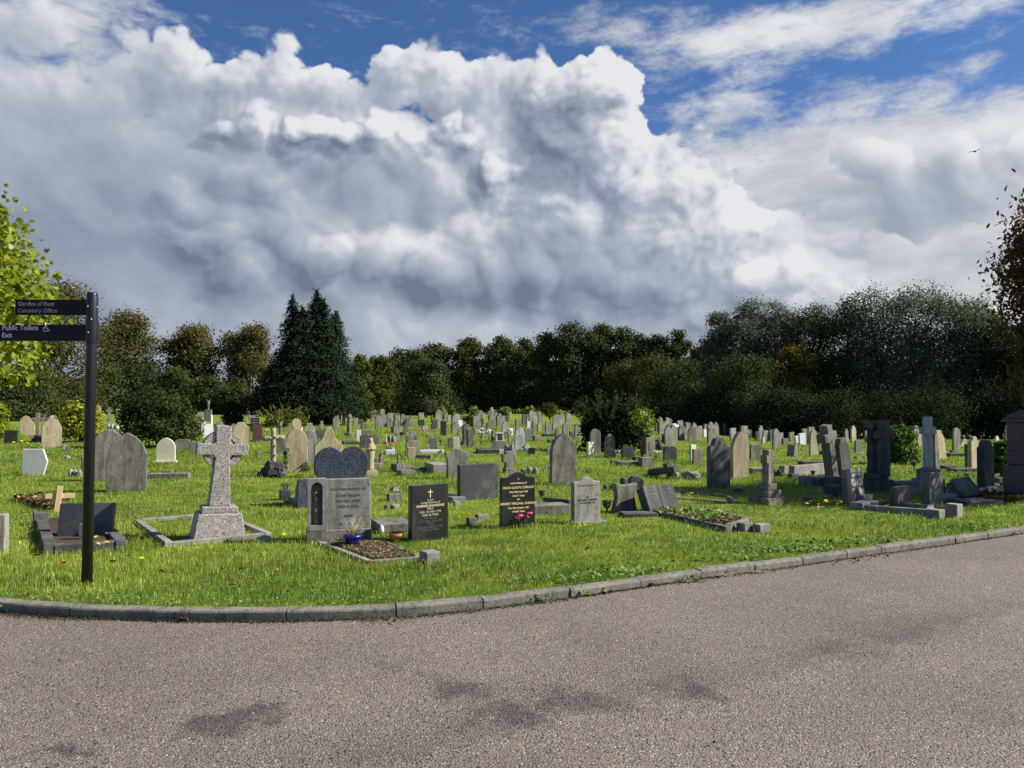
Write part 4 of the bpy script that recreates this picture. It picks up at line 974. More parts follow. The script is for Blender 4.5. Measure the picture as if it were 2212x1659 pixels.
for x,z in inn:     # matching points on the rectangle
    cx_,cz_=0,zh*.5; dx,dz=x-cx_,z-cz_; k_=min((pw/2)/abs(dx) if abs(dx)>1e-6 else 1e9,(zh*.5)/abs(dz) if abs(dz)>1e-6 else 1e9); out.append((dx*k_,cz_+dz*k_))
for cxr in ((pw/2,0),(pw/2,zh),(-pw/2,zh),(-pw/2,0)):
    i=min(range(N_),key=lambda j:(out[j][0]-cxr[0])**2+(out[j][1]-cxr[1])**2); out[i]=cxr
bm=bmesh.new(); add_ring(bm,out,inn,-.075,.02); add_box(bm,(0,.0375,0.001),(pw-.004,.033,zh-.002))
obj('niche_panel',bm_mesh(bm,'niche_panel'),M['pale'],T,(px,0,zb))
bm=bmesh.new(); add_box(bm,(0,.0,zh*.10),(pw*.17,.03,zh*.62)); add_box(bm,(0,.0,zh*.80),(pw*.16,.03,zh*.09))
obj('carved_cross',bm_mesh(bm,'carved_cross'),M['grey'],T,(px,0,zb))
bm=bmesh.new(); c_=zh*.70
add_tube(bm,[(-pw*.27,-.022,c_+.035),(-pw*.15,-.028,c_-.005),(-pw*.05,-.03,c_-.035)],[.010,.013,.017],7); add_tube(bm,[(pw*.27,-.022,c_+.035),(pw*.15,-.028,c_-.005),(pw*.05,-.03,c_-.035)],[.010,.013,.017],7)
add_tube(bm,[(0,-.03,c_-.02),(0,-.034,c_-.06),(.004,-.03,c_-.10),(.004,-.032,c_-.135)],[.022,.027,.021,.026],8)
add_tube(bm,[(-.008,-.032,c_-.13),(-.012,-.045,c_-.185),(.000,-.03,c_-.25)],[.019,.016,.009],7); add_tube(bm,[(.012,-.032,c_-.13),(.012,-.045,c_-.185),(.004,-.03,c_-.25)],[.019,.016,.009],7)
bmesh.ops.create_icosphere(bm,subdivisions=2,radius=.021,matrix=Matrix.Translation((-.010,-.042,c_+.012)))
obj('crucified_figure',bm_mesh(bm,'crucified_figure',True),M['grey'],T,(px,0,zb))
for b_,z,sz in [('IN LOVING MEMORY OF',.80,.036),('FATHER WILLIAM',.70,.034),('WHO FELL ASLEEP',.61,.034),('AGED 61 YEARS',.52,.034),('ANNIE',.37,.036),('REST IN PEACE',.24,.030)]:
    text(T,'inscription',b_,sz*Ht/.66,(pw/2,.01-.0425-.001,z*Ht),'stain','CENTER',.95,.0008)
# its kerb, gravel bed and corner blocks
A_=at(*tv(2,1120,1225+1521)); B_=at(*tv(3,-110,1180+1521)); C_=at(*tv(3,640,1480+1521)); D_=at(*tv(2,1960,1545+1521))
kerbset([A_,D_,C_,B_],'rock','low broken kerb round a bed of dead leaves and gravel before the crucifix memorial',.07,.012,[(at(*tv(3,790,1545+1521)),.15,.10)],fill=None)
bedp=[A_+Vector((.05,.05,0)),D_+Vector((.05,.05,0)),C_+Vector((-.05,.05,0)),B_]; exclude([p[:2] for p in bedp])
def scatter_leaves(name,label,cat,poly,n,size,palette,seed,zlo=.0,zhi=.03,kind='stuff',group=None,flat=.6):
    rg=np.random.default_rng(seed); P_=np.array([list(p)[:2] for p in poly]); 
    k=rg.random((n,len(P_)))**.6; k/=k.sum(1)[:,None]; xy=k@P_; 
    tri=rg.integers(0,len(P_),n); mid=P_.mean(0); u=np.sqrt(rg.random(n)); v=rg.random(n); xy=mid+((P_[tri]-mid)*(1-v)[:,None]+(P_[(tri+1)%len(P_)]-mid)*v[:,None])*u[:,None]
    C=np.stack([xy[:,0],xy[:,1],zg_np(xy[:,0],xy[:,1])+rg.uniform(zlo,zhi,n)],1)
    Nn=rg.normal(size=(n,3))*flat+np.array([0,0,1]); Nn/=np.linalg.norm(Nn,axis=1)[:,None]
    V=leaves_arrays(C,Nn,size*(.5+rg.random(n)),.34,rg); c=pal(palette,rg.random(n))*(.7+.6*rg.random((n,1))); i,l=quads(n)
    return tag(obj(name,mesh_np(name,V,i,l,np.repeat(c,4,0)),M['deadleaf']),label,cat,group,kind)
P_DEAD=[(.06,.035,.02),(.14,.085,.05),(.22,.14,.08),(.36,.27,.14)]
P_GRAV=[(.085,.05,.042),(.16,.105,.09),(.25,.19,.16),(.42,.33,.09)]
quad_sheet('grave_soil',[tuple(p+Vector((0,0,.012))) for p in bedp],M['soil'],'stuff'); tag(bpy.data.objects['grave_soil'],'dark soil inside the broken kerb before the crucifix memorial','soil')
scatter_leaves('gravel','brown gravel and dead leaves filling the broken kerb bed','gravel',bedp,5200,.022,P_GRAV,7,.012,.028)
# blue bowl with dry plant
g=at(*tv(2,1670,1275+1521)); T=thing('plant_bowl','blue plastic bowl with a dried-out plant before the crucifix memorial','planter',g)
bm=bmesh.new(); R_=160/8*g.y/F; pr=[(R_*.60,0),(R_*.80,.06),(R_*.86,.085),(R_*1.0,.088),(R_*1.02,.118),(R_*.93,.118),(R_*.85,.09),(R_*.1,.085)]; add_lathe(bm,pr,24); obj('bowl',bm_mesh(bm,'bowl',True),M['bluepot'],T)
bm=bmesh.new(); rr=random.Random(3)
for i in range(46):
    a=rr.uniform(0,6.28); q=rr.uniform(.02,.10); hh=rr.uniform(.06,.23); add_tube(bm,[(math.cos(a)*q*.4,math.sin(a)*q*.4,.08),(math.cos(a)*q*.8,math.sin(a)*q*.8,.08+hh*.6),(math.cos(a)*q*1.4+.01,math.sin(a)*q*1.4,.08+hh)],[.003,.0025,.001],4)
obj('dry_plant',bm_mesh(bm,'dry_plant',True),M['straw'],T)
g=at(*tv(3,217,1205+1521)); bm=bmesh.new(); R_=128/8*g.y/F
add_lathe(bm,[(R_*.50,-.03),(R_*.78,.055),(R_*.82,.057),(R_*.98,.057),(R_*1.03,.10),(R_*.93,.10),(R_*.80,.06),(R_*.1,.03)],28)
tag(obj('flower_pot',bm_mesh(bm,'flower_pot',True),M['terra'],None,g,(.06,-.04,0)),'empty terracotta flower pot beside the headstone with the gold cross','flower pot')
bm=bmesh.new(); add_lathe(bm,[(.022,0),(.03,.03),(.022,.08),(.008,.095)],12); tag(obj('white_vase',bm_mesh(bm,'white_vase',True),M['whitef'],None,at(*tv(2,2170,1055+1521))),'tiny white vase in the grass beside a sunken ledger','vase')
# ---- heart memorial
g0=at(tv(2,1300,0)[0],1019.6+590/8)+Vector((0,.10,0)); y=g0.y; sc=y/F; a=math.radians(24)
T=thing('heart_memorial','blue-grey granite heart headstone on a dark sloping plinth','headstone',g0,(0,0,a))
W_=(1915-1040)/8*sc/.93; zt_=height(829.5+1060/8,y)-g0.z; zb_=height(829.5+1665/8,y)-g0.z
obj('heart',prism_mesh('heart',outline('heart',W_*1.0,(zt_-zb_)*1.06),.10,.012),M['blue'],T,((1478-1300)/8*sc,.10,zb_-.06),(math.radians(-6),math.radians(-1),0))
pl=(1910-705)/8*sc; bm=bmesh.new()
for v in ((-pl*.5,-.16,-.1),(pl*.5,-.16,-.1),(pl*.5,.22,-.1),(-pl*.5,.22,-.1),(-pl*.45,.05,zb_-.005),(pl*.45,.05,zb_-.005),(pl*.45,.20,zb_-.005),(-pl*.45,.20,zb_-.005)): bm.verts.new(v)
bm.verts.ensure_lookup_table()
for f in ((0,3,2,1),(4,5,6,7),(0,1,5,4),(1,2,6,5),(2,3,7,6),(3,0,4,7)): bm.faces.new([bm.verts[i] for i in f])
bevel_all(bm,.008); obj('plinth',bm_mesh(bm,'plinth'),M['blue'],T,((1270-1300)/8*sc,0,.02))
lq=at(*tv(2,760,520+1521)); T.rotation_mode='XYZ'; bpy.context.view_layer.update(); lo=T.matrix_world.inverted()@lq; obj('ledger',box_mesh('ledger',[((0,0,-.1),(.50,.62,.17))],.008),M['bgrey'],T,(lo.x+.12,lo.y,0)); excl_rect(lq,.55,.7,a)
bl_=box_mesh('vase_block',[((0,0,-.1),(.17,.17,.25))],.008); lq=at(*tv(2,505,470+1521)); lo=T.matrix_world.inverted()@lq; vb=obj('vase_block',bl_,M['slate'],T,(lo.x,lo.y,0))
q=lq+Vector((0,0,.15)); posy('dead_flowers','withered dark flowers in a block beside the heart memorial',q,'redm',7,.028,.08,.07,4)
# ---- granite Celtic cross
def celtic():
    g=at(tv(1,1560,0)[0],1019.6+1150/8); y=g.y+.12; g=on(tv(1,1560,0)[0],y); sc=y/F; Z=lambda v:height(829.5+v/8,y)-g.z
    T=thing('celtic_cross','speckled pinkish granite Celtic cross leaning slightly on a tapered plinth','cross',g,(Matrix.Rotation(math.radians(28),3,'Z')@Matrix.Rotation(math.radians(2.6),3,'Y')).to_euler())
    zp=Z(690+1521); zs=Z(580+1521); zt_=Z(715); za=Z(1128); u=sc/8
    bw=(1950-1085)*u; bm=bmesh.new(); add_box(bm,(0,0,-.15),(bw*1.06,bw*.80,zp+.15),0,.77); bevel_all(bm,.010); obj('plinth',bm_mesh(bm,'plinth'),M['pgran'],T)
    obj('step',box_mesh('step',[((0,0,zp),((1820-1225)*u*.98,(1820-1225)*u*.72,zs-zp))],.008),M['pgran'],T)
    sh=145*u/.93; span=(1980-1240)*u/.88; ah=104*u; h=zt_-zs; A=za-zs
    pts=[(-sh*1.12,0),(sh*1.12,0)]
    R1=200*u
    pts+=[(sh*.78,A-R1*.85),(sh*.74,A-ah-35*u),(sh*.98,A-ah*.95),(span*.33,A-ah*.92),(span/2,A-ah*1.05),(span/2,A+ah*1.05),(span*.33,A+ah*.92),(sh*.98,A+ah*.95),(sh*.74,A+ah+35*u),(sh*.80,A+R1*1.0),(sh*.84,h-8*u),(sh*.35,h),(0,h+14*u)]
    full=pts+[(-x,z) for x,z in pts[::-1] if abs(x)>1e-6]
    full=full[:1]*0+[p for i,p in enumerate(full) if i==0 or p!=full[i-1]]
    full=[p for i,p in enumerate(full) if p not in full[:i]]
    bm=bmesh.new(); add_prism(bm,full,-.085,.085); bmesh.ops.recalc_face_normals(bm,faces=bm.faces); bevel_all(bm,.008,1,30); obj('cross',bm_mesh(bm,'cross'),M['pgran'],T,(0,0,zs))
    bm=bmesh.new(); add_ring(bm,arc(0,A,330*u,0,2*math.pi*47/48,47),arc(0,A,218*u,0,2*math.pi*47/48,47),-.065,.065); bevel_all(bm,.005,1,40); obj('ring',bm_mesh(bm,'ring',False),M['pgran'],T,(0,0,zs))
    P1=at(*tv(1,175,850+1521));P2=at(*tv(1,690,1265+1521));P3=at(*tv(2,200,1110+1521));P4=P1+(P3-P2)*.98
    kerbset([P1,P2,P3,P4],'pale','low pale granite kerb round the speckled Celtic cross',.08,.035)
celtic()
# ---- dark tablet set in a kerb by the post
P1=at(*tv(0,700,900+1521));P2=at(*tv(0,850,1375+1521));P3=at(*tv(0,2080,1300+1521));P4=P1+(P3-P2)
kerbset([P1,P2,P3,P4],'dark','dark moulded kerb with withered stems around a leaning tablet',.11,.08,[(P1,.16,.15)],fill='soil')
hs(0,975,1970,545+1521,1150+1521,'flat','slate','dark leaning tablet headstone inside a kerb behind the finger post',yaw=10,lean=14,t=.09)
blockm(0,1350,1520,890+1521,1215+1521,'grey2','small upright vase block in front of the dark leaning tablet',yaw=12)
g=at(*tv(0,980,690+1521)); T=thing('wooden_cross','new pale wooden cross leaning over a heap of dead leaves','cross',g,(Matrix.Rotation(math.radians(26),3,'Z')@Matrix.Rotation(math.radians(6.5),3,'Y')).to_euler()); u=g.y/F/8
obj('upright',box_mesh('upright',[((0,0,-.2),(88*u,.028,.2+430*u*1.03))],.003),M['wood'],T); obj('crossbar',box_mesh('crossbar',[((0,.022,-42*u),(440*u,.022,84*u))],.003),M['wood'],T,(12*u,0,272*u),(0,math.radians(-5),0))
hp=[at(*tv(0,a_,b_+1521)) for a_,b_ in ((220,480),(500,570),(800,650),(1150,640),(1160,480),(800,450))]
scatter_leaves('fallen_leaves','heap of fallen brown leaves around the wooden cross','dead leaves',hp,900,.075,P_DEAD,21,.02,.09)
# ---- pale memorial cut by the edge
g=at(-33,1019.6+1440/8); T=thing('stepped_memorial','pale stepped memorial cut off by the picture edge','memorial',g,(0,0,math.radians(14))); k=g.y/F
Z=lambda v:height(1019.6+v/8,g.y)-g.z
obj('base',box_mesh('base',[((0,0,-.1),(34*k,.3,.1+Z(1220))),((.0,.06,Z(1220)),(32*k,.22,Z(870)-Z(1220)))],.008),M['pale'],T)
obj('shoulder',box_mesh('shoulder',[((.02,.26,-.1),(36*k,.12,.1+Z(790)))],.008),M['pale'],T); obj('slab',prism_mesh('slab',outline('blunt',30*k,Z(150)),.10),M['pale'],T,(-.02,.10,0))
# ---- rustic log cross on rocks
def rustic():
    X,_=tv(2,295,0); g=at(X,829.5+1590/8); sc=g.y/F; u=sc/8; T=thing('rustic_cross','stone cross carved like knotty logs on a mound of black rocks','cross',g,(0,0,math.radians(26))); Z=lambda v:height(829.5+v/8,g.y)-g.z
    def log(bm,a,b_,r,seed):
        a,b_=Vector(a),Vector(b_); n=9; add_tube(bm,[a.lerp(b_,i/(n-1)) for i in range(n)],[r*(1+.16*mnoise.noise((i*.9,seed,0)))*(1.05-.12*i/n) for i in range(n)],9)
        for i in range(3): q=a.lerp(b_,.25+.25*i); add_tube(bm,[q,q+Vector((.6*r,-1.35*r,.25*r))],[r*.4,r*.32],6)
    bm=bmesh.new(); log(bm,(0,0,Z(1390)),(0,0,Z(760)),48*u,1.3); obj('log_upright',bm_mesh(bm,'log_upright',True),M['logs'],T)
    bm=bmesh.new(); log(bm,(-175*u,0,Z(938)),(185*u,0,Z(925)),42*u,4.4); obj('log_arm',bm_mesh(bm,'log_arm',True),M['logs'],T)
    bm=bmesh.new(); rr=random.Random(8)
    for i in range(34):
        a=rr.uniform(0,6.28); q=rr.random()**.5; zz=rr.random(); R=225*u*(1-zz*.5); q=.75+.25*q; w=rr.uniform(.05,.09)*1.15
        add=(math.cos(a)*q*R,math.sin(a)*q*R*.8,zz*Z(1370)*.92); bx=bmesh.new(); 
        vs=add_box(bm,(0,0,-w*.6),(w*1.7,w*1.4,w*1.3),0,.8); e=Euler((rr.uniform(-.5,.5),rr.uniform(-.5,.5),rr.uniform(0,3)))
        for v in vs: v.co.rotate(e); v.co+=Vector(add)
        bx.free()
    rough_rock(bm,(0,0,Z(1370)*.30),(190*u,160*u,Z(1370)*.50),5,3,.25); obj('rock_mound',bm_mesh(bm,'rock_mound'),M['rockd'],T)
rustic()
# ---- robed figure
def robed(X,vt,vb,label,mat,k=1.0,wings=False,name='statue',seed=1,basew=.30,baseh=.08,yaw=20,arms=True):
    g=at(X,vb); T=thing(name,label,'statue',g,(0,0,math.radians(yaw))); H=height(vt,g.y)-g.z-baseh
    obj('base',box_mesh('base',[((0,0,-.1),(basew,basew*.8,baseh+.1))],.008),M[mat if not wings else 'grey'],T)
    bm=bmesh.new(); h=H
    add_lathe(bm,[(.115*h,0),(.125*h,.03*h),(.105*h,.12*h),(.10*h,.30*h),(.125*h,.48*h),(.135*h,.60*h),(.125*h,.70*h),(.105*h,.78*h),(.055*h,.835*h),(.045*h,.86*h)],40,(0,0,0),1.0,.8,.06,11)
    bmesh.ops.create_uvsphere(bm,u_segments=14,v_segments=10,radius=.066*h,matrix=Matrix.Translation((0,-.012*h,.915*h))@Matrix.Diagonal((.9,1,1.2,1)))
    if arms:
        for sx in (-1,1): add_tube(bm,[(sx*.115*h,0,.76*h),(sx*.125*h,-.05*h,.63*h),(sx*.05*h,-.125*h,.66*h),(0,-.135*h,.70*h)],[.04*h,.042*h,.035*h,.02*h],8)
        for i in range(5): add_tube(bm,[(.0,-.135*h,.69*h),((i-2)*.004*h,-.138*h,.735*h)],[.008*h,.005*h],5)
    else:
        for sx in (-1,1): add_tube(bm,[(sx*.115*h,0,.76*h),(sx*.13*h,-.02*h,.60*h),(sx*.09*h,-.09*h,.48*h)],[.04*h,.036*h,.022*h],8)
    obj('figure',bm_mesh(bm,'figure',True),M[mat],T,(0,0,baseh))
    bm=bmesh.new(); add_lathe(bm,[(.145*h,.50*h),(.135*h,.68*h),(.115*h,.80*h),(.088*h,.90*h),(.080*h,.96*h),(.045*h,1.0*h)],30,(0,.018*h,0),1.0,.75,.03,9); obj('veil' if not wings else 'hair',bm_mesh(bm,'veil',True),M[mat],T,(0,.02*h,baseh))
    if wings:
        for sx in (-1,1):
            pts=[(0,0),(.09,.10),(.16,.26),(.19,.44),(.20,.60),(.15,.52),(.10,.36),(.05,.20),(.0,.10)]
            bm=bmesh.new(); add_prism(bm,[(sx*(x*.9+.02)*h,(z+.58)*h) for x,z in pts],.09*h,.12*h); obj('wing',bm_mesh(bm,'wing'),M['whited'],T,(0,0,baseh))
    return T
robed(553+1975/8,829.5+930/8,829.5+1575/8,'pale praying figure in a long veil beside the granite heart','tan2',basew=.27,baseh=.10)
robed(276.5+1385/8,829.5+285/8,829.5+640/8,'dark winged angel statue on a tall pedestal in the far field','grey2',wings=True,name='angel_statue',basew=.5,baseh=.9,yaw=10)
robed(553+415/8,829.5+650/8,829.5+1190/8,'small weathered angel with raised wings behind the log cross','grey2',wings=True,name='angel_statue',basew=.3,baseh=.55,yaw=15)
robed(829.5+245/8,829.5+1195/8,829.5+1500/8,'small broken robed figure standing over tumbled blocks','grey2',name='statue',basew=.26,baseh=.16,arms=False,yaw=50)
robed(829.5+765/8,829.5+1035/8,829.5+1140/8,'little white kneeling cherub on a marble kerb','whited',name='cherub',basew=.12,baseh=.03,arms=True)
# ---- book stones, stacked slabs, fallen pieces
def book(k,u0,u1,vt,vb,mat,label,yaw,lean,t=.10,sup=True,pagem=None,lines=0):
    s=spot(k,u0,u1,vt,vb,yaw,t*.8); h=s.h/math.cos(math.radians(lean)); w=s.w
    T=thing('book_headstone',label,'headstone',s.g,(Matrix.Rotation(s.yaw,3,'Z')@Matrix.Rotation(math.radians(-lean),3,'X')).to_euler())
    for sx in (-1,1): 
        p=obj('page',box_mesh('page',[((0,0,.02),(w/2-.006,t*.5,h-.02))],.006),M[pagem or mat],T,(sx*w/4,-t*.25,0),(0,0,sx*math.radians(-4)))
        for i in range(lines): text(p,'inscription',['IN LOVING','MEMORY OF','A DEAR','HUSBAND','AND FATHER','AT REST'][i%6],.034,(0,-t*.25-.001,h*(.86-.13*i)),'stain','CENTER',.8)
    obj('back_slab',box_mesh('back_slab',[((0,t*.30,-.08),(w,t*.55,h+.06))],.006),M[mat],T); return T,s
book(5,80,705,270+1521,715+1521,'dark','dark open-book headstone leaning back on a ledge, worn lettering',34,24,.12,pagem='dark',lines=3)
blockm(5,-320,260,695+1521,760+1521,'dark','low dark ledge under the open-book headstone',yaw=8,d=.26)
Q1=at(*tv(5,300,735+1521));Q2=at(*tv(5,1490,1020+1521));Q3=at(*tv(5,1740,900+1521));Q4=at(*tv(5,830,730+1521))
kerbset([Q1,Q2,Q3+Vector((.12,.16,0)),Q4+Vector((.25,.3,0))],'grey2','dark kerb grave filled with ivy in front of the open-book headstone',.09,.065,fill='soil')
scatter_leaves('ivy','pale ivy leaves trailing over the kerb grave by the open-book headstone','ivy',[Q1+Vector((-.08,0,0)),Q2.lerp(Q1,.22),Q3,Q4+Vector((.2,.2,0))],430,.065,[(.09,.16,.03),(.20,.28,.07),(.34,.40,.16)],31,.05,.11,flat=.4)
scatter_leaves('dead_leaves','brown leaves at the end of the ivy grave','dead leaves',[Q2.lerp(Q1,.3),Q2+Vector((0,.12,0)),Q3],260,.05,P_DEAD,32,.05,.09)
blockm(5,1660,1960,870+1521,1000+1521,'grey2','small square block at the end of the ivy kerb grave',yaw=38)
blockm(5,1940,2260,895+1521,1010+1521,'pale','sunken pale stone block beyond the ivy kerb grave',yaw=28)
rubble(5,1600,1790,245+1521,350+1521,'rockd','dark lump of rock on the shaded grass beside the stepped cross',71,1)
L1=at(*tv(5,660,350+1521));L2=at(*tv(5,1500,430+1521));L3=at(*tv(5,1680,545+1521));L4=at(*tv(5,640,465+1521))
kerbset([L1,L2,L3,L4],'grey2','overgrown sunken kerb hidden in long grass',.07,.03)
book(6,1320,1650,1455,560+1521,'grey','upright double-tablet headstone with stained lettering above a fallen shield',38,3,.13,pagem='pale',lines=5)
blockm(6,1440,1820,385+1521,560+1521,'pale','pale stone blocks stepping out from the double-tablet headstone',yaw=38)
blockm(6,1520,1860,505+1521,620+1521,'pale','pale broken slab lying before the double-tablet headstone',yaw=38,d=.20)
g=at(*tv(6,1600,560+1521)); bm=bmesh.new(); add_lathe(bm,[(.001,-.02),(.13,-.02),(.14,0),(.13,.02),(.001,.02)],24,(0,0,0),.62,1.25); bm2=bm_mesh(bm,'stone_shield',False)
tag(obj('stone_shield',bm2,M['tan'],None,g+Vector((.0,.02,.22)),(math.radians(60),math.radians(18),math.radians(30))),'fallen oval stone shield resting against the double-tablet headstone','shield')
K1=at(*tv(6,1530,640+1521));K2=at(*tv(7,560,745+1521));K3=at(*tv(7,600,665+1521));K4=at(*tv(6,1900,565+1521))
kerbset([K1,K2,K3,K4],'pale','narrow pale kerb running through grass from the double-tablet headstone',.07,.07,[(at(*tv(7,690,775+1521)),.16,.10),(at(*tv(7,1000,755+1521)),.16,.16)])
hs(7,-110,270,250+1521,590+1521,'flat','grey2','low pair of dark tablets with a pale lettered strip in the shade',yaw=38,t=.12)
hs(7,40,140,285+1521,595+1521,'flat','pale','narrow pale lettered tablet in front of the low dark pair',yaw=38,t=.05)
hs(7,450,815,1525,580+1521,'clip','grey2','dark grey headstone leaning against the shade beside the marble cross',yaw=34,roll=2.5,t=.11)
book(7,1120,1520,155+1521,465+1521,'dark','dark book headstone leaning far back beside the tall black gothic stone',38,38,.12,pagem='grey2')
blockm(7,1035,1680,475+1521,545+1521,'dark','dark ledge strewn with moss under the leaning book stone',yaw=12,d=.4)
scatter_leaves('grave_litter','mossy litter and dead leaves on the shaded grave beside the book stone','dead leaves',[at(*tv(7,1350,500+1521)),at(*tv(7,1800,560+1521)),at(*tv(7,2300,540+1521)),at(*tv(7,2200,440+1521)),at(*tv(7,1600,420+1521))],1500,.05,[(.06,.05,.02),(.10,.09,.03),(.13,.075,.04)],33,.02,.10)
blockm(7,1590,1700,345+1521,385+1521,'pale','small pale stump of stone behind the leaning book stone',yaw=30)
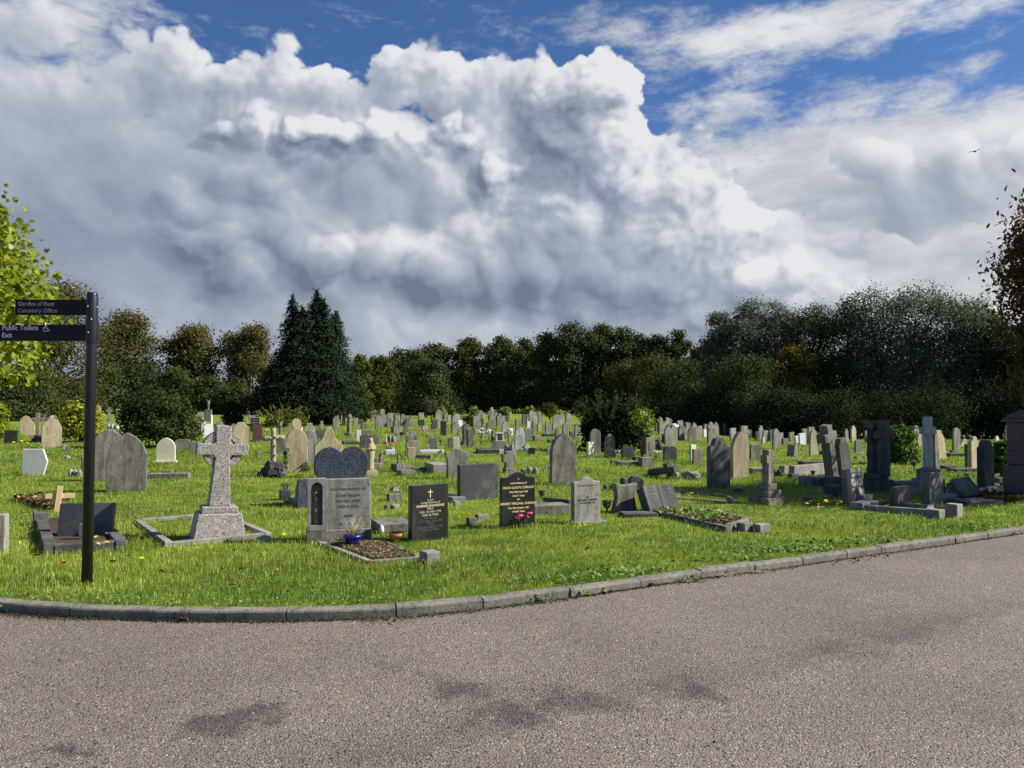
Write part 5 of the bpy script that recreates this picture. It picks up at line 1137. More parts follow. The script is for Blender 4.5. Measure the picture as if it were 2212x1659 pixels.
# ---- remaining single stones: tile, u0,u1 (edges), vt, vb, shape, material, label, options
GT='headstones in the middle of the field'
for r in [
 # far-left part
 (0,715,1068,585,1100,'gothic','tan2','broad buff gothic headstone beside the golden bush'),
 (0,345,545,548,865,'blunt','tan2','stained buff gothic headstone paired with a broken one',dict(yaw=26)),
 (0,430,605,640,900,'broken','tan','broken buff headstone with a ragged edge',dict(yaw=26)),
 (0,70,308,800,1035,'flat','black','low black polished headstone beside dandelions and a light green shrub',dict(yaw=18)),
 (0,368,838,1122,1560,'pent','lgran','light grey granite headstone with one pointed side',dict(yaw=12,t=.07)),
 (0,1490,2255,775,1665,'gothic','grey','wide grey gothic headstone behind the black finger post',dict(yaw=22,t=.10)),
 (0,1838,2545,842,1853,'gothic','grey2','large dark streaked gothic headstone nearest the finger post',dict(yaw=22,t=.10)),
 (0,590,718,322,530,'round','grey','round-topped grey headstone among white crosses'),
 (0,720,818,412,492,'low','grey2','low dark headstone beside the carved white cross'),
 (0,338,495,452,545,'flat','whited','low white slab behind a white cross'),
 (0,230,290,375,440,'flat','white','small bright white tablet under the hedge'),
 (0,250,332,405,472,'flat','tan','small buff tablet next to the bright white tablet'),
 (0,898,950,390,452,'flat','white','small white slab beside a small white cross'),
 (0,850,1000,545,640,'round','whited','pale arched stone behind the broad buff gothic headstone'),
 (0,1655,1752,342,548,'gothic','tan2','buff gothic headstone far behind the finger post'),
 (0,690,862,510,640,'wedge','dark','dark leaning slab behind the grey cross on steps',dict(roll=12)),
 (0,2000,2075,430,560,'flat','grey','grey headstone in the gap between golden bush and holly'),
 (1,485,822,928,1348,'blunt','cream','clean cream headstone with pointed arch in front of the holly bush',dict(yaw=14,plinth=.03)),
 (1,805,1080,955,1135,'clip','grey','wide grey headstone with clipped corners behind the cream one',dict(yaw=16)),
 (1,1068,1250,998,1180,'flat','grey2','low grey streaked headstone behind the Celtic cross arm',dict(yaw=24)),
 (1,1258,1338,655,825,'flat','white','white tablet beside the broken white column'),
 (1,1282,1482,692,922,'trap','white','white marble plinth below a broken column'),
 (1,1195,1315,478,662,'flat','brown','brown upright stone at the edge of the holly bush'),
 (1,1148,1235,640,905,'flat','grey2','tall narrow grey stone close to the holly bush'),
 (1,1818,2078,660,1125,'octo','tan','buff headstone with cut-off top corners behind the Celtic cross',dict(yaw=24)),
 (1,1518,1652,640,760,'round','grey','rounded grey headstone at the foot of the clipped conifer'),
 (1,1778,1862,680,760,'gothic','grey2','small dark gothic headstone by the clipped conifer'),
 (1,1752,1832,772,890,'flat','grey','grey headstone tucked beside the buff cut-cornered one'),
 (1,1756,1826,744,812,'flat','red','small red headstone behind the Celtic cross head'),
 (1,2078,2215,548,625,'flat','grey','low grey slab behind the black carved headstone'),
 (1,1660,1740,380,470,'flat','grey2','dark stump of stone near the winged angel'),
 (2,-62,112,703,990,'flat','red','red granite headstone beside the rustic log cross',dict(yaw=20,plinth=.06)),
 (1,2115,2268,588,822,'flat','black','black headstone with pale carving behind the red granite one',dict(yaw=16)),
 # centre-left
 (2,478,893,762,1525,'ogee','tan','leaning buff headstone with ivy stems on its face',dict(yaw=18,roll=1.5,t=.10)),
 (2,812,1042,800,1390,'round','pale','pale headstone with a dark tongue of stain',dict(yaw=20)),
 (2,945,1045,788,930,'round','white','white marble headstone peeping out behind two grey ones',dict(yaw=20)),
 (2,1018,1205,778,945,'serp','dark','dark headstone just behind the big shouldered one',dict(yaw=20)),
 (2,1000,1498,745,1615,'camel','tan2','big buff shouldered headstone behind the granite heart',dict(yaw=24,t=.11)),
 (2,608,782,596,800,'round','tan2','round-topped buff headstone under the rose bush'),
 (2,768,806,745,815,'flat','cream','narrow cream tablet behind the ivy-stemmed headstone'),
 (2,345,482,975,1175,'gothic','grey2','dark gothic headstone between log cross and ivy-stemmed stone'),
 (2,1322,1442,568,785,'serp','grey','grey serpentine-topped headstone by the conifer skirt'),
 (2,1258,1335,583,695,'flat','grey','grey flat headstone in the conifer shadow'),
 (2,1428,1502,498,625,'round','grey','round grey headstone at the far corner of the conifer'),
 (2,1488,1545,475,700,'flat','grey2','slim dark upright stone beside the carved pillar'),
 (2,1680,1768,588,735,'flat','brown','brown flat headstone beside the yellow-green shrub'),
 (2,1764,1852,604,690,'flat','slate','dark blue-grey headstone under the yellow-green shrub'),
 (2,1728,1818,795,995,'flat','cream','clean cream war-grave tablet near the carved pillar',dict(yaw=22)),
 (2,1790,1990,862,1115,'serp','slate','dark polished headstone with curved top behind the praying figure',dict(yaw=26)),
 (2,1982,2135,858,1035,'round','grey2','streaked round-topped headstone next to the dark polished one',dict(yaw=26)),
 (2,1975,2092,573,645,'serp','grey','low grey headstone near the small pale cross'),
 (2,2108,2218,588,700,'serp','grey','wide grey headstone with a curved top in the far field'),
 (2,2128,2205,1188,1405,'sharp','grey2','small dark pointed stone beside the praying figure'),
 # centre
 (3,0,62,545,645,'flat','grey','grey flat headstone in the far field beside a white one'),
 (3,60,132,534,625,'rcorner','white','bright white headstone in the far field'),
 (3,198,272,528,598,'round','white','bright white round-topped headstone behind the stepped cross'),
 (3,278,372,518,725,'round','grey','tall round grey headstone with dark streaks far off'),
 (3,418,520,548,725,'gothic','grey','grey gothic headstone with a small cross finial'),
 (3,45,102,638,750,'flat','grey2','small grey stone paired with a rounder one'),
 (3,100,164,612,745,'round','grey','small rounded grey stone paired with a flat one'),
 (3,582,698,613,730,'flat','slate','blue-black square headstone in the far field',dict(yaw=24)),
 (3,653,760,713,845,'serp','pale','pale streaked headstone below the blue-black square one'),
 (3,813,895,684,785,'flat','slate','small dark slate headstone left of orange flowers'),
 (3,972,1080,638,895,'flat','black','tall black narrow headstone behind the urn cross'),
 (3,884,978,640,695,'flat','grey','low grey headstone behind the orange flowers'),
 (3,1158,1318,652,845,'gothic','grey','broad grey gothic headstone with pale streaks'),
 (3,1266,1354,624,760,'rcorner','white','white headstone just behind the broad grey gothic one'),
 (3,1368,1445,678,760,'gothic','dark','small dark gothic headstone beside the white one'),
 (3,1552,1622,774,868,'flat','grey','small grey stone in front of the pole cross'),
 (3,1633,1725,600,710,'flat','slate','slate headstone with a wire hoop behind it'),
 (3,1762,1885,638,870,'gothic','grey2','dark leaning gothic headstone with moss',dict(roll=1.5)),
 (3,1846,1895,638,738,'flat','white','white narrow tablet behind the mossy gothic stone'),
 (3,1948,2040,643,735,'flat','slate','blue-grey flat headstone before the leafy saplings'),
 (3,2028,2155,633,830,'ogee','pale','pale ornate gothic headstone in the far field'),
 (3,438,556,822,900,'serp','bgrey','low blue-grey headstone behind red flowers'),
 (3,188,250,838,1000,'flat','bgrey','flat grey stone behind the rough cairn'),
 (3,378,575,885,1060,'flat','grey','grey square pedestal stone with a moulded band',dict(yaw=24)),
 (3,368,625,978,1240,'clip','brown','brown headstone with cut shoulders before the moulded pedestal',dict(yaw=22)),
 (3,398,542,1092,1285,'flat','tan2','small square stained stone in front of the brown one',dict(yaw=20)),
 (3,768,918,932,1110,'rcorner','bgrey','plain blue-grey headstone behind the white cherub',dict(yaw=14)),
 (3,1103,1205,930,1110,'rcorner','grey2','dark grey headstone leaning on a cream one',dict(yaw=16)),
 (3,1193,1298,918,1140,'flat','cream','cream tablet tilted beside a thin brown cross',dict(yaw=12,roll=-2)),
 (3,1862,2115,978,1150,'clip','pale','wide pale headstone with clipped corners by the white frame',dict(yaw=12)),
 (3,1838,1932,828,985,'flat','grey2','dark headstone leaning beside the white frame',dict(roll=9)),
 (3,2140,2230,765,885,'flat','white','bright white square stone by the post cross'),
 (3,1042,1495,1122,1625,'scroll','grey','large grey headstone with scrolled shoulders',dict(yaw=22,t=.11)),
 (3,1262,1990,1385,2005,'flat','slate','wide plain dark slate headstone behind the gold-lettered black ones',dict(yaw=40,t=.085)),
 # centre-right
 (4,638,1103,845,1714,'gothic','grey2','tall streaked gothic headstone standing alone in open grass',dict(yaw=24,roll=1.6,t=.11)),
 (4,36,228,750,1145,'ogee','whited','white carved headstone with rows of dark lettering',dict(yaw=20)),
 (4,208,334,778,985,'flat','bgrey','plain blue-grey headstone beside the white carved one',dict(yaw=22)),
 (4,315,402,768,860,'flat','white','white square tablet behind the post'),
 (4,568,690,642,868,'rcorner','grey','grey streaked headstone behind the round-headed little tree'),
 (4,688,752,668,815,'round','pale','pale rounded headstone by the little tree stem'),
 (4,760,815,628,725,'flat','grey','grey flat headstone in the shade of the little tree'),
 (4,866,975,668,870,'gothic','grey','grey pointed headstone wrapped in greenery'),
 (4,1070,1185,678,935,'ogee','grey','grey headstone with shouldered top beside the yew bush'),
 (4,983,1065,818,965,'flat','slate','dark flat headstone between two grey pointed ones'),
 (4,738,855,775,950,'flat','brown','brown square headstone behind the tall lone gothic'),
 (4,243,315,643,760,'flat','whited','pale weathered tablet in the far rows'),
 (4,50,140,600,790,'flat','grey','tall grey stone at the back near the saplings'),
 (4,430,508,690,800,'flat','pale','small pale headstone behind the wedge block'),
 (4,1338,1535,778,1195,'round','grey','pale round-shouldered gothic headstone hung with ivy by the yew',dict(yaw=18)),
 (4,1283,1418,1003,1262,'flat','cream','bright cream war-grave tablet in front of the yew bush',dict(yaw=36,t=.09)),
 (4,1588,1792,863,1262,'ogee','brown','brown shouldered headstone against the dark yew',dict(yaw=22)),
 (4,1885,2128,1083,1285,'rcorner','slate','low dark green-grey headstone before the yew bush',dict(yaw=20)),
 (5,45,265,928,1225,'flat','brown','brown pedestal headstone with a dark slot',dict(yaw=24,t=.2,plinth=.10)),
 (5,393,645,1102,1322,'low','slate','black headstone with flattened arch and a dark urn behind it',dict(yaw=20)),
 (5,845,975,1050,1332,'flat','cream','cream war-grave tablet partly hidden by a brown stone',dict(yaw=34)),
 (5,895,1095,1125,1388,'flat','brown','brown streaked headstone in front of the cream tablet',dict(yaw=20)),
 (5,1150,1565,918,1790,'shoulder','grey2','big dark round-headed stone with dappled shade across it',dict(yaw=26,t=.11)),
 (5,1550,1888,822,1610,'sharp','gold','tall golden lichened gothic headstone',dict(yaw=24,t=.11)),
 (5,1885,2085,1043,1295,'rcorner','grey2','squat dark headstone with rounded corners leaning over',dict(yaw=22,roll=2)),
 (5,415,548,743,1055,'round','pale','pale round-topped headstone in the sunlit rows',dict(yaw=22)),
 (5,383,425,858,1025,'flat','dark','thin dark stone seen edge-on beside the pale round-topped one'),
 (5,820,985,725,998,'gothic','brown','brown gothic headstone with a pale central streak',dict(yaw=22)),
 (5,1160,1305,752,1040,'round','grey','grey rounded headstone behind the big dark round-headed one'),
 (5,1078,1163,773,915,'gable','white','brilliant white gabled headstone in the sunlit rows'),
 (5,573,662,745,942,'flat','grey','grey headstone capped with a white block'),
 (5,752,830,785,965,'flat','grey','weathered grey stone beside the brown gothic headstone'),
 (5,1980,2072,820,980,'flat','slate','dark green slate tablet in the far sunny rows'),
 (5,2085,2155,918,1035,'flat','whited','small whitish tablet tipping sideways',dict(roll=8)),
 # right
 (6,68,210,768,1120,'gothic','grey','grey gothic headstone with dark streaks beyond the stepped cross'),
 (6,703,868,788,1230,'ogee','gold','narrow buff headstone with notched shoulders',dict(yaw=28)),
 (6,232,358,938,1048,'flat','grey2','squat square grey stone in the sunny rows'),
 (6,458,578,893,1025,'flat','lgran','pale granite tablet tipping over',dict(roll=-11)),
 (6,358,462,833,990,'flat','grey','grey stone tilted beside the pale granite tablet',dict(roll=-6)),
 (6,318,522,1048,1252,'wedge','rock','rough wedge-shaped memorial in open grass',dict(t=.3)),
 (6,1488,1615,983,1198,'low','bgrey','neat blue-grey headstone with curved top between two dark crosses',dict(yaw=24,plinth=.03)),
 (6,1200,1462,905,1600,'broken','dark','dark jagged headstone behind the leaning cross',dict(yaw=34,roll=-9,t=.12)),
 (6,598,720,790,985,'flat','grey','grey leaning headstone before the dark thicket',dict(roll=-7)),
 (6,858,925,840,1080,'flat','grey2','dark narrow headstone behind the notched buff one'),
 (7,690,875,785,1290,'broken','tan','pale buff headstone leaning behind the marble cross',dict(yaw=30,roll=-9)),
 (7,632,762,850,1510,'gothic','grey','grey gothic headstone half hidden by the marble cross',dict(yaw=32,roll=-3)),
 (7,968,1118,757,1145,'round','grey','grey round-topped headstone rising above the crowded rows',dict(yaw=30)),
 (7,1090,1200,925,1075,'wedge','tan2','buff slab leaning against the tall round-topped stone',dict(roll=28)),
 (7,1248,1440,902,1488,'shoulder','tan','buff round-shouldered headstone with a dark neighbour',dict(yaw=30)),
 (7,1195,1268,1038,1450,'flat','dark','dark flat headstone behind the buff shouldered one',dict(yaw=30)),
 (7,1400,1710,968,330+1521,'shoulder','dark','tall black shouldered headstone in deep shade',dict(yaw=32,t=.13)),
 (7,1698,1785,893,1105,'gothic','white','white mottled arched headstone behind the dark rose bush',dict(yaw=26)),
 (7,1945,2170,1432,1935,'trap','bgrey','grey-blue tapered headstone with pale lettering by the red pillar',dict(yaw=34,t=.10,roll=2)),
 (6,2195,2265,840,960,'flat','white','white slab in the leafy shrub beside a dark cross'),
 (7,350,440,812,1065,'flat','tan2','buff upright stone left of the marble cross head'),
]:
    op=r[8] if len(r)>8 else {}
    o,s,t=hs(*r[:8],group=None,**op)
    L=r[7]
    if L.startswith('white carved headstone'):
        for i,wd in enumerate([.5,.75,.7,.6,.72,.5]):
            b=bmesh.new(); add_box(b,(0,-t/2-.001,s.h*(.62-.075*i)),(s.w*wd,.002,.014)); obj('inscription',bm_mesh(b,'inscription'),M['stain'],o)
    if L.startswith('black headstone with pale carving'):
        b=bmesh.new(); 
        for i,(zz,wd) in enumerate([(.80,.55),(.62,.7),(.45,.35),(.30,.6)]): add_box(b,(0,-t/2-.002,s.h*zz),(s.w*wd,.003,s.h*.07))
        obj('carving',bm_mesh(b,'carving'),M['pale'],o)
    if L.startswith('grey headstone capped'): obj('cap',box_mesh('cap',[((0,0,s.h),(s.w*1.05,t*1.6,s.h*.22))],.0),M['white'],o)
    if L.startswith('black headstone with flattened'):
        b=bmesh.new(); add_lathe(b,[(.05,0),(.09,.05),(.11,.14),(.05,.19),(.07,.22)],14,(-.25,.3,s.h*.80)); tag(obj('dark_urn',bm_mesh(b,'dark_urn',True),M['dark'],None,s.g),'dark round urn behind the flat-arched black headstone','urn')
    if L.startswith('brown pedestal'): 
        for c_ in o.children:
            if c_.name.startswith('slab'): b=bmesh.new(); add_box(b,(-s.w*.2,-t/2-.002,s.h*.2),(s.w*.10,.006,s.h*.55)); obj('slot',bm_mesh(b,'slot'),M['dark'],c_)
    if L.startswith('grey-blue tapered'):
        for i,wd in enumerate([.35,.3,.32,.25]): text(o,'inscription','IN LOVING MEMORY'[i*2:i*2+9],.06,(0,-t/2-.001,s.h*(.78-.10*i)),'lettergrey','CENTER',.9)
    if L.startswith('leaning buff headstone with ivy'):
        rg=np.random.default_rng(9); b=bmesh.new()
        add_tube(b,[(-s.w*.15,-t/2-.008,.0),(s.w*.15,-t/2-.008,s.h*.12),(s.w*.5,-t/2-.006,s.h*.30)],[.012,.010,.006],5); add_tube(b,[(-s.w*.46,-t/2-.008,.0),(-s.w*.44,-t/2-.006,s.h*.25),(-s.w*.40,-t/2-.006,s.h*.5)],[.01,.008,.004],5)
        obj('ivy_stem',bm_mesh(b,'ivy_stem'),M['bark'],o)
        n=170; C=np.stack([-s.w*.44+rg.normal(0,.025,n),-t/2-.02+rg.normal(0,.015,n),rg.uniform(0,s.h*.55,n)],1); C=np.concatenate([C,np.stack([s.w*.44+rg.normal(0,.03,50),-t/2-.02+0*rg.random(50),rg.uniform(0,s.h*.22,50)],1)]); n=len(C)
        Nn=rg.normal(size=(n,3))*.5+np.array([.3,-1,.3]); Nn/=np.linalg.norm(Nn,axis=1)[:,None]; V=leaves_arrays(C,Nn,np.full(n,.055),.36,rg); i,l=quads(n)
        obj('ivy_leaves',mesh_np('ivy_leaves',V,i,l,np.repeat(pal([(.03,.06,.02),(.10,.15,.06),(.25,.3,.15)],rg.random(n)),4,0)),M['leaf'],o)
# ---- crosses
for a_,kw in [
 ((0,540,762,500,990,'brown','grey-brown stone cross on dark steps before the broken headstone'),dict(steps=2,shaft=.13,arm=.72,basemat='dark',flare=1.05,yaw=20)),
 ((0,335,445,342,580,'whited','white cross on a base at the far hedge'),dict(steps=2,shaft=.16,arm=.76)),
 ((0,690,792,312,492,'whited','carved white cross with splayed arms in the far field'),dict(steps=1,shaft=.3,arm=.72,flare=1.5)),
 ((0,848,908,355,442,'white','tiny bright white cross under the dark hedge'),dict(steps=1,shaft=.16,arm=.66)),
 ((0,938,1038,303,525,'grey','grey cross just in front of the golden bush'),dict(steps=0,shaft=.32,arm=.74)),
 ((0,2070,2305,760,960,'pale','pale cross head showing above the large dark gothic headstone'),dict(steps=0,shaft=.15,arm=.62)),
 ((0,1838,1935,402,655,'grey2','dark cross in the gap behind the finger post'),dict(steps=2,shaft=.2,arm=.72)),
 ((2,838,1008,677,960,'tan2','buff cross between the ivy-stemmed and shouldered headstones'),dict(steps=0,shaft=.22,arm=.64,yaw=20)),
 ((2,528,676,678,900,'tan2','sandstone cross showing over the ivy-stemmed headstone'),dict(steps=0,shaft=.2,arm=.62,yaw=14)),
 ((2,1108,1165,636,770,'grey','small grey cross in the conifer shadow'),dict(steps=1,shaft=.2,arm=.72)),
 ((2,1983,2048,452,562,'pale','small pale cross alone against the dark trees'),dict(steps=0,shaft=.25,arm=.70)),
 ((3,165,262,545,838,'brown','brown cross on high steps in the far field'),dict(steps=3,shaft=.26,arm=.8,steph=.28)),
 ((3,335,412,608,828,'dark','dark slender cross leaning over a heap of earth'),dict(steps=0,shaft=.2,arm=.78,roll=7)),
 ((3,1535,1592,556,790,'grey','tall thin grey cross before the wide leafy sapling'),dict(steps=1,shaft=.17,arm=.82)),
 ((3,1676,1762,688,918,'brown','slender brown cross beside the mossy gothic stone'),dict(steps=1,shaft=.16,arm=.78)),
 ((3,1352,1455,752,1055,'dark','dark cross on a stepped base, the rear one of a pair'),dict(steps=2,shaft=.16,arm=.74,flare=1.3)),
 ((3,1425,1555,792,1090,'dark','dark cross with splayed arms, the front one of a pair'),dict(steps=0,shaft=.2,arm=.70,flare=1.35)),
 ((3,1238,1345,830,1135,'brown','thin brown cross with a broken arm beside the cream tablet'),dict(steps=0,shaft=.08,arm=.72,thick=.06)),
 ((3,2118,2215,783,1000,'brown','brown post cross beside a bright white stone'),dict(steps=0,shaft=.10,arm=.75,thick=.08)),
 ((3,2025,2285,1160,1520,'grey','plain grey cross rising from behind the slate slab'),dict(steps=1,shaft=.17,arm=.58,yaw=24,steph=.08)),
 ((4,345,400,638,870,'brown','dark wooden cross post behind the white carved headstone'),dict(steps=0,shaft=.16,arm=.85)),
 ((4,220,308,1043,1210,'white','thin white cross behind a small black block'),dict(steps=0,shaft=.06,arm=.72,thick=.04,yaw=14)),
 ((6,-130,133,1138,540+1521,'brown','stone cross on three square steps at the edge of the tree shade'),dict(steps=3,shaft=.12,arm=.72,yaw=34,thick=.12,steph=.10)),
 ((6,930,1292,688,120+1521,'grey2','big dark cross leaning sideways in the tree shade'),dict(steps=0,shaft=.18,arm=.78,yaw=36,roll=-12,thick=.2)),
 ((7,100,202,672,960,'dark','slim dark cross beside a white slab and a leafy shrub'),dict(steps=0,shaft=.14,arm=.76)),
 ((7,1880,1970,718,1080,'tan','slender pale cross beside the red granite pillar'),dict(steps=1,shaft=.12,arm=.72)),
 ((5,1790,1905,780,1000,'grey','small grey cross in the sunny rows behind the golden gothic stone'),dict(steps=1,shaft=.2,arm=.7)),
 ((5,120,200,720,930,'grey','grey wheel-headed cross at the corner of the yew bush'),dict(steps=0,shaft=.24,arm=.8,flare=1.3)),
]: crossm(*a_,**kw)
blockm(6,970,1320,85+1521,250+1521,'dark','dark square plinth under the leaning cross',yaw=38)
blockm(6,960,1340,225+1521,420+1521,'dark','lowest dark tapered base block under the leaning cross',yaw=38,taper=1.06)
# white marble cross on its moulded pedestal
def marble_cross():
    X,_=tv(7,560,0); g=at(X,1019.6+395/8); sc=g.y/F; u=sc/8; Z=lambda v:height(829.5+v/8,g.y)-g.z
    T=thing('marble_cross','tall white marble cross on a stepped pedestal in the shade','cross',g,(0,0,math.radians(38)))
    d=(740-385)*u/1.22
    st=[((0,0,-.12),(d*1.75,d*1.75,.12+Z(240+1521))),((0,0,Z(240+1521)),(d*1.35,d*1.35,Z(1630)-Z(240+1521))),((0,0,Z(1630)),(d*.97,d*.97,Z(1490)-Z(1630))),((0,0,Z(1490)),(d*1.05,d*1.05,Z(1470)-Z(1490)))]
    obj('pedestal',box_mesh('pedestal',st,.01),M['pale'],T)
    bm=bmesh.new(); add_lathe(bm,[(d*.52,Z(1472)),(d*.50,Z(1455)),(d*.36,Z(1440)),(d*.33,Z(1425))],4); 
    mould=bm_mesh(bm,'moulding'); obj('moulding',mould,M['pale'],T,(0,0,0),(0,0,math.radians(45)))
    s2=150*u/1.22/2; z0=Z(1432); h=Z(565)-z0; ar=Z(800)-z0; ah=60*u
    obj('cross',prism_mesh('cross',cross_outline(h,(712-402)*u/.80,s2,ah,ar),s2*2,.012),M['whited'],T,(0,0,z0))
    q=at(*tv(7,450,430+1521)); obj('kerb',box_mesh('kerb',[((.2,-.55,-.05),(2.4,.14,.16))],.01),M['pale'],T)
marble_cross()
# winged urn-topped memorial
def winged():
    X,_=tv(6,1870,0); g=at(X,1019.6+330/8); sc=g.y/F; u=sc/8; Z=lambda v:height(829.5+v/8,g.y)-g.z; T=thing('winged_memorial','massive dark cross memorial with an urn top, one wing and a wavy edge','memorial',g,(0,0,math.radians(38)))
    d=(2060-1690)*u/1.25
    obj('base',box_mesh('base',[((0,0,-.12),(d*1.5,d*1.35,.12+Z(130+1521))),((0,0,Z(130+1521)),(d*1.08,d*.98,Z(1530)-Z(130+1521)))],.012),M['dark'],T)
    z0=Z(1532); h=Z(790)-z0; w=d*.92
    L=[(-w/2,0)]+[(-w/2*(.88+.12*math.sin(i*1.5)),h*i/12) for i in range(1,12)]+[(-w*.42,h),(w*.42,h),(w*.5,h*.6),(w*.5,0)]
    obj('slab',prism_mesh('slab',L,d*.30,.01),M['dark'],T,(0,.06,z0))
    s2=85*u/1.1/2+.02; hh=Z(625)-z0
    obj('cross',prism_mesh('cross',cross_outline(hh,(2020-1640)*u/.85,s2*1.3,68*u,Z(868)-z0),.16,.01),M['dark'],T,(0,-.14,z0))
    bm=bmesh.new(); add_lathe(bm,[(.07,Z(800)),(.105,Z(760)),(.115,Z(690)),(.11,Z(632)),(.02,Z(630))],16,(.07,.03,0)); obj('urn',bm_mesh(bm,'urn',True),M['dark'],T,(.02,.0,0))
    a=lambda uu,v:((uu-1850)*u/.85,Z(v)); obj('wing',prism_mesh('wing',[a(1740,800),a(1610,750),a(1575,690),a(1540,612),a(1630,645),a(1700,700),a(1750,760)],.09,.006),M['grey2'],T,(0,.02,0))
winged()
# red granite pillar
def pillar():
    X=1935.5+2190/8; g=at(X,1078); y=g.y; u=y/F/8; Z=lambda v:height(829.5+v/8,y)-g.z; T=thing('granite_pillar','large red-brown granite pillar monument with a pyramid cap','monument',g,(0,0,math.radians(36)))
    w=640*u/1.36; w0=(2190-1955)*2*u/1.36
    obj('shaft',box_mesh('shaft',[((0,0,Z(1390)),(w0,w0,Z(655)-Z(1390)))],.012),M['redm'],T)
    obj('plinth',box_mesh('plinth',[((0,0,-.1),(w0*1.30,w0*1.30,.1+Z(1390)-.003)),((0,0,Z(1240)),(w0*1.06,w0*1.06,.07))],.012),M['redm'],T)
    bm=bmesh.new(); add_box(bm,(0,0,Z(652)),(w0*1.36,w0*1.36,Z(618)-Z(652))); add_box(bm,(0,0,Z(617)),(w0*1.34,w0*1.34,Z(575)-Z(617)),0,.86); add_box(bm,(0,0,Z(574)),(w0*1.0,w0*1.0,Z(540)-Z(574))); add_box(bm,(0,0,Z(539)),(w0*1.0,w0*1.0,Z(435)-Z(539)),0,.06)
    obj('cap',bm_mesh(bm,'cap'),M['redm'],T)
    bm=bmesh.new(); add_prism(bm,cross_outline(.55,.34,.035,.04,.38),-.02,.02); obj('carved_cross',bm_mesh(bm,'carved_cross'),M['brown'],T,(0,-w0/2-.02,Z(1390)+.02))
pillar()
# broken column on the white plinth, carved pillar, hoop, spires
def lathe_thing(k,u,vt,vb,prof,mat,label,name,cat,n=14,rscale=None):
    X,Y=tv(k,u,vb); g=at(X,Y); H=height(tv(k,u,vt)[1],g.y)-g.z; bm=bmesh.new(); add_lathe(bm,[(r*(rscale or H),z*H) for r,z in prof],n); return tag(obj(name,bm_mesh(bm,name,False),M[mat],None,g),label,cat)
lathe_thing(1,1435,530,915,[(.08,-.05),(.08,.58),(.06,.60),(.06,.95),(.035,1)],'white','broken white marble column on the white plinth','broken_column','memorial')
lathe_thing(2,1608,518,885,[(.22,-.05),(.22,.10),(.12,.12),(.11,.45),(.095,.80),(.13,.84),(.10,.95),(.06,1)],'grey2','dark carved pillar with a knobbly top on a round base','carved_pillar','memorial',10)
lathe_thing(3,40,860,1050,[(.13,-.05),(.13,.16),(.06,.20),(.02,1)],'white','small white spire on a dark foot by the rough cairn','spire','memorial',8)
X,Y=tv(3,1697,720); g=at(X,Y); k_=g.y/F/8; zz=height(829.5+500/8,g.y)-g.z; bm=bmesh.new(); add_tube(bm,[(-22*k_,0,0),(-22*k_,0,zz-22*k_)]+[(22*k_*math.cos(a),0,zz-22*k_+22*k_*math.sin(a)) for a in [math.pi*(1-i/8) for i in range(9)]]+[(22*k_,0,0)],6*k_,6)
tag(obj('metal_hoop',bm_mesh(bm,'metal_hoop',True),M['pale'],None,g),'tall grey metal hoop standing behind a slate headstone','hoop')
# urns
URN=[(.20,-.03),(.20,.08),(.07,.18),(.10,.34),(.30,.52),(.36,.72),(.30,.80),(.42,.90),(.44,.97),(.30,1.0)]
for k,u,vt,vb,mat,lb in [(4,2118,1252,1375,'rockd','dark stone urn beside the brown pedestal headstone'),(7,310,1335,1465,'rockd','dark footed urn standing in sunlit grass'),(6,776,1498,1608,'dark','dark stump-shaped urn before the light granite kerb'),(6,1046,1498,1605,'dark','dark stump-shaped urn beside the leaning cross'),
    (4,520,308+1521,475+1521,'dark','dark squat urn on the corner of a kerb behind the black curved headstone'),(4,1640,488+1521,700+1521,'rockd','dark hexagonal urn between two grey headstones'),(3,985,965,1048,'grey2','grey moulded urn foot under a thin brown cross')]:
    lathe_thing(k,u,vt,vb,URN,mat,lb,'stone_urn','urn',8)
# scrolled and fancy pieces behind the grey serpentine stone
hs(4,1695,2178,185+1521,690+1521,'vase','grey','stained grey headstone with concave sides and one rolled corner',yaw=24,roll=1.5,t=.10)
hs(4,2000,2212+70,60+1521,325+1521,'broken','slate','dark granite headstone with stepped broken top lying behind the concave one',yaw=30,t=.09)
blockm(4,1860,2075,105+1521,240+1521,'slate','dark granite block with polished top beside the stepped broken one',yaw=34)
rubble(4,1575,1785,190+1521,295+1521,'rockd','dark stone fragment behind the grey curved-top headstone',61,2)
blockm(4,-30,930,560+1521,712+1521,'grey2','broken mitred kerb corner behind the black curved headstone',yaw=20,d=.30)
blockm(4,555,1005,455+1521,545+1521,'dark','straight dark kerb running behind the grey curved-top headstone',yaw=-38,d=.08)
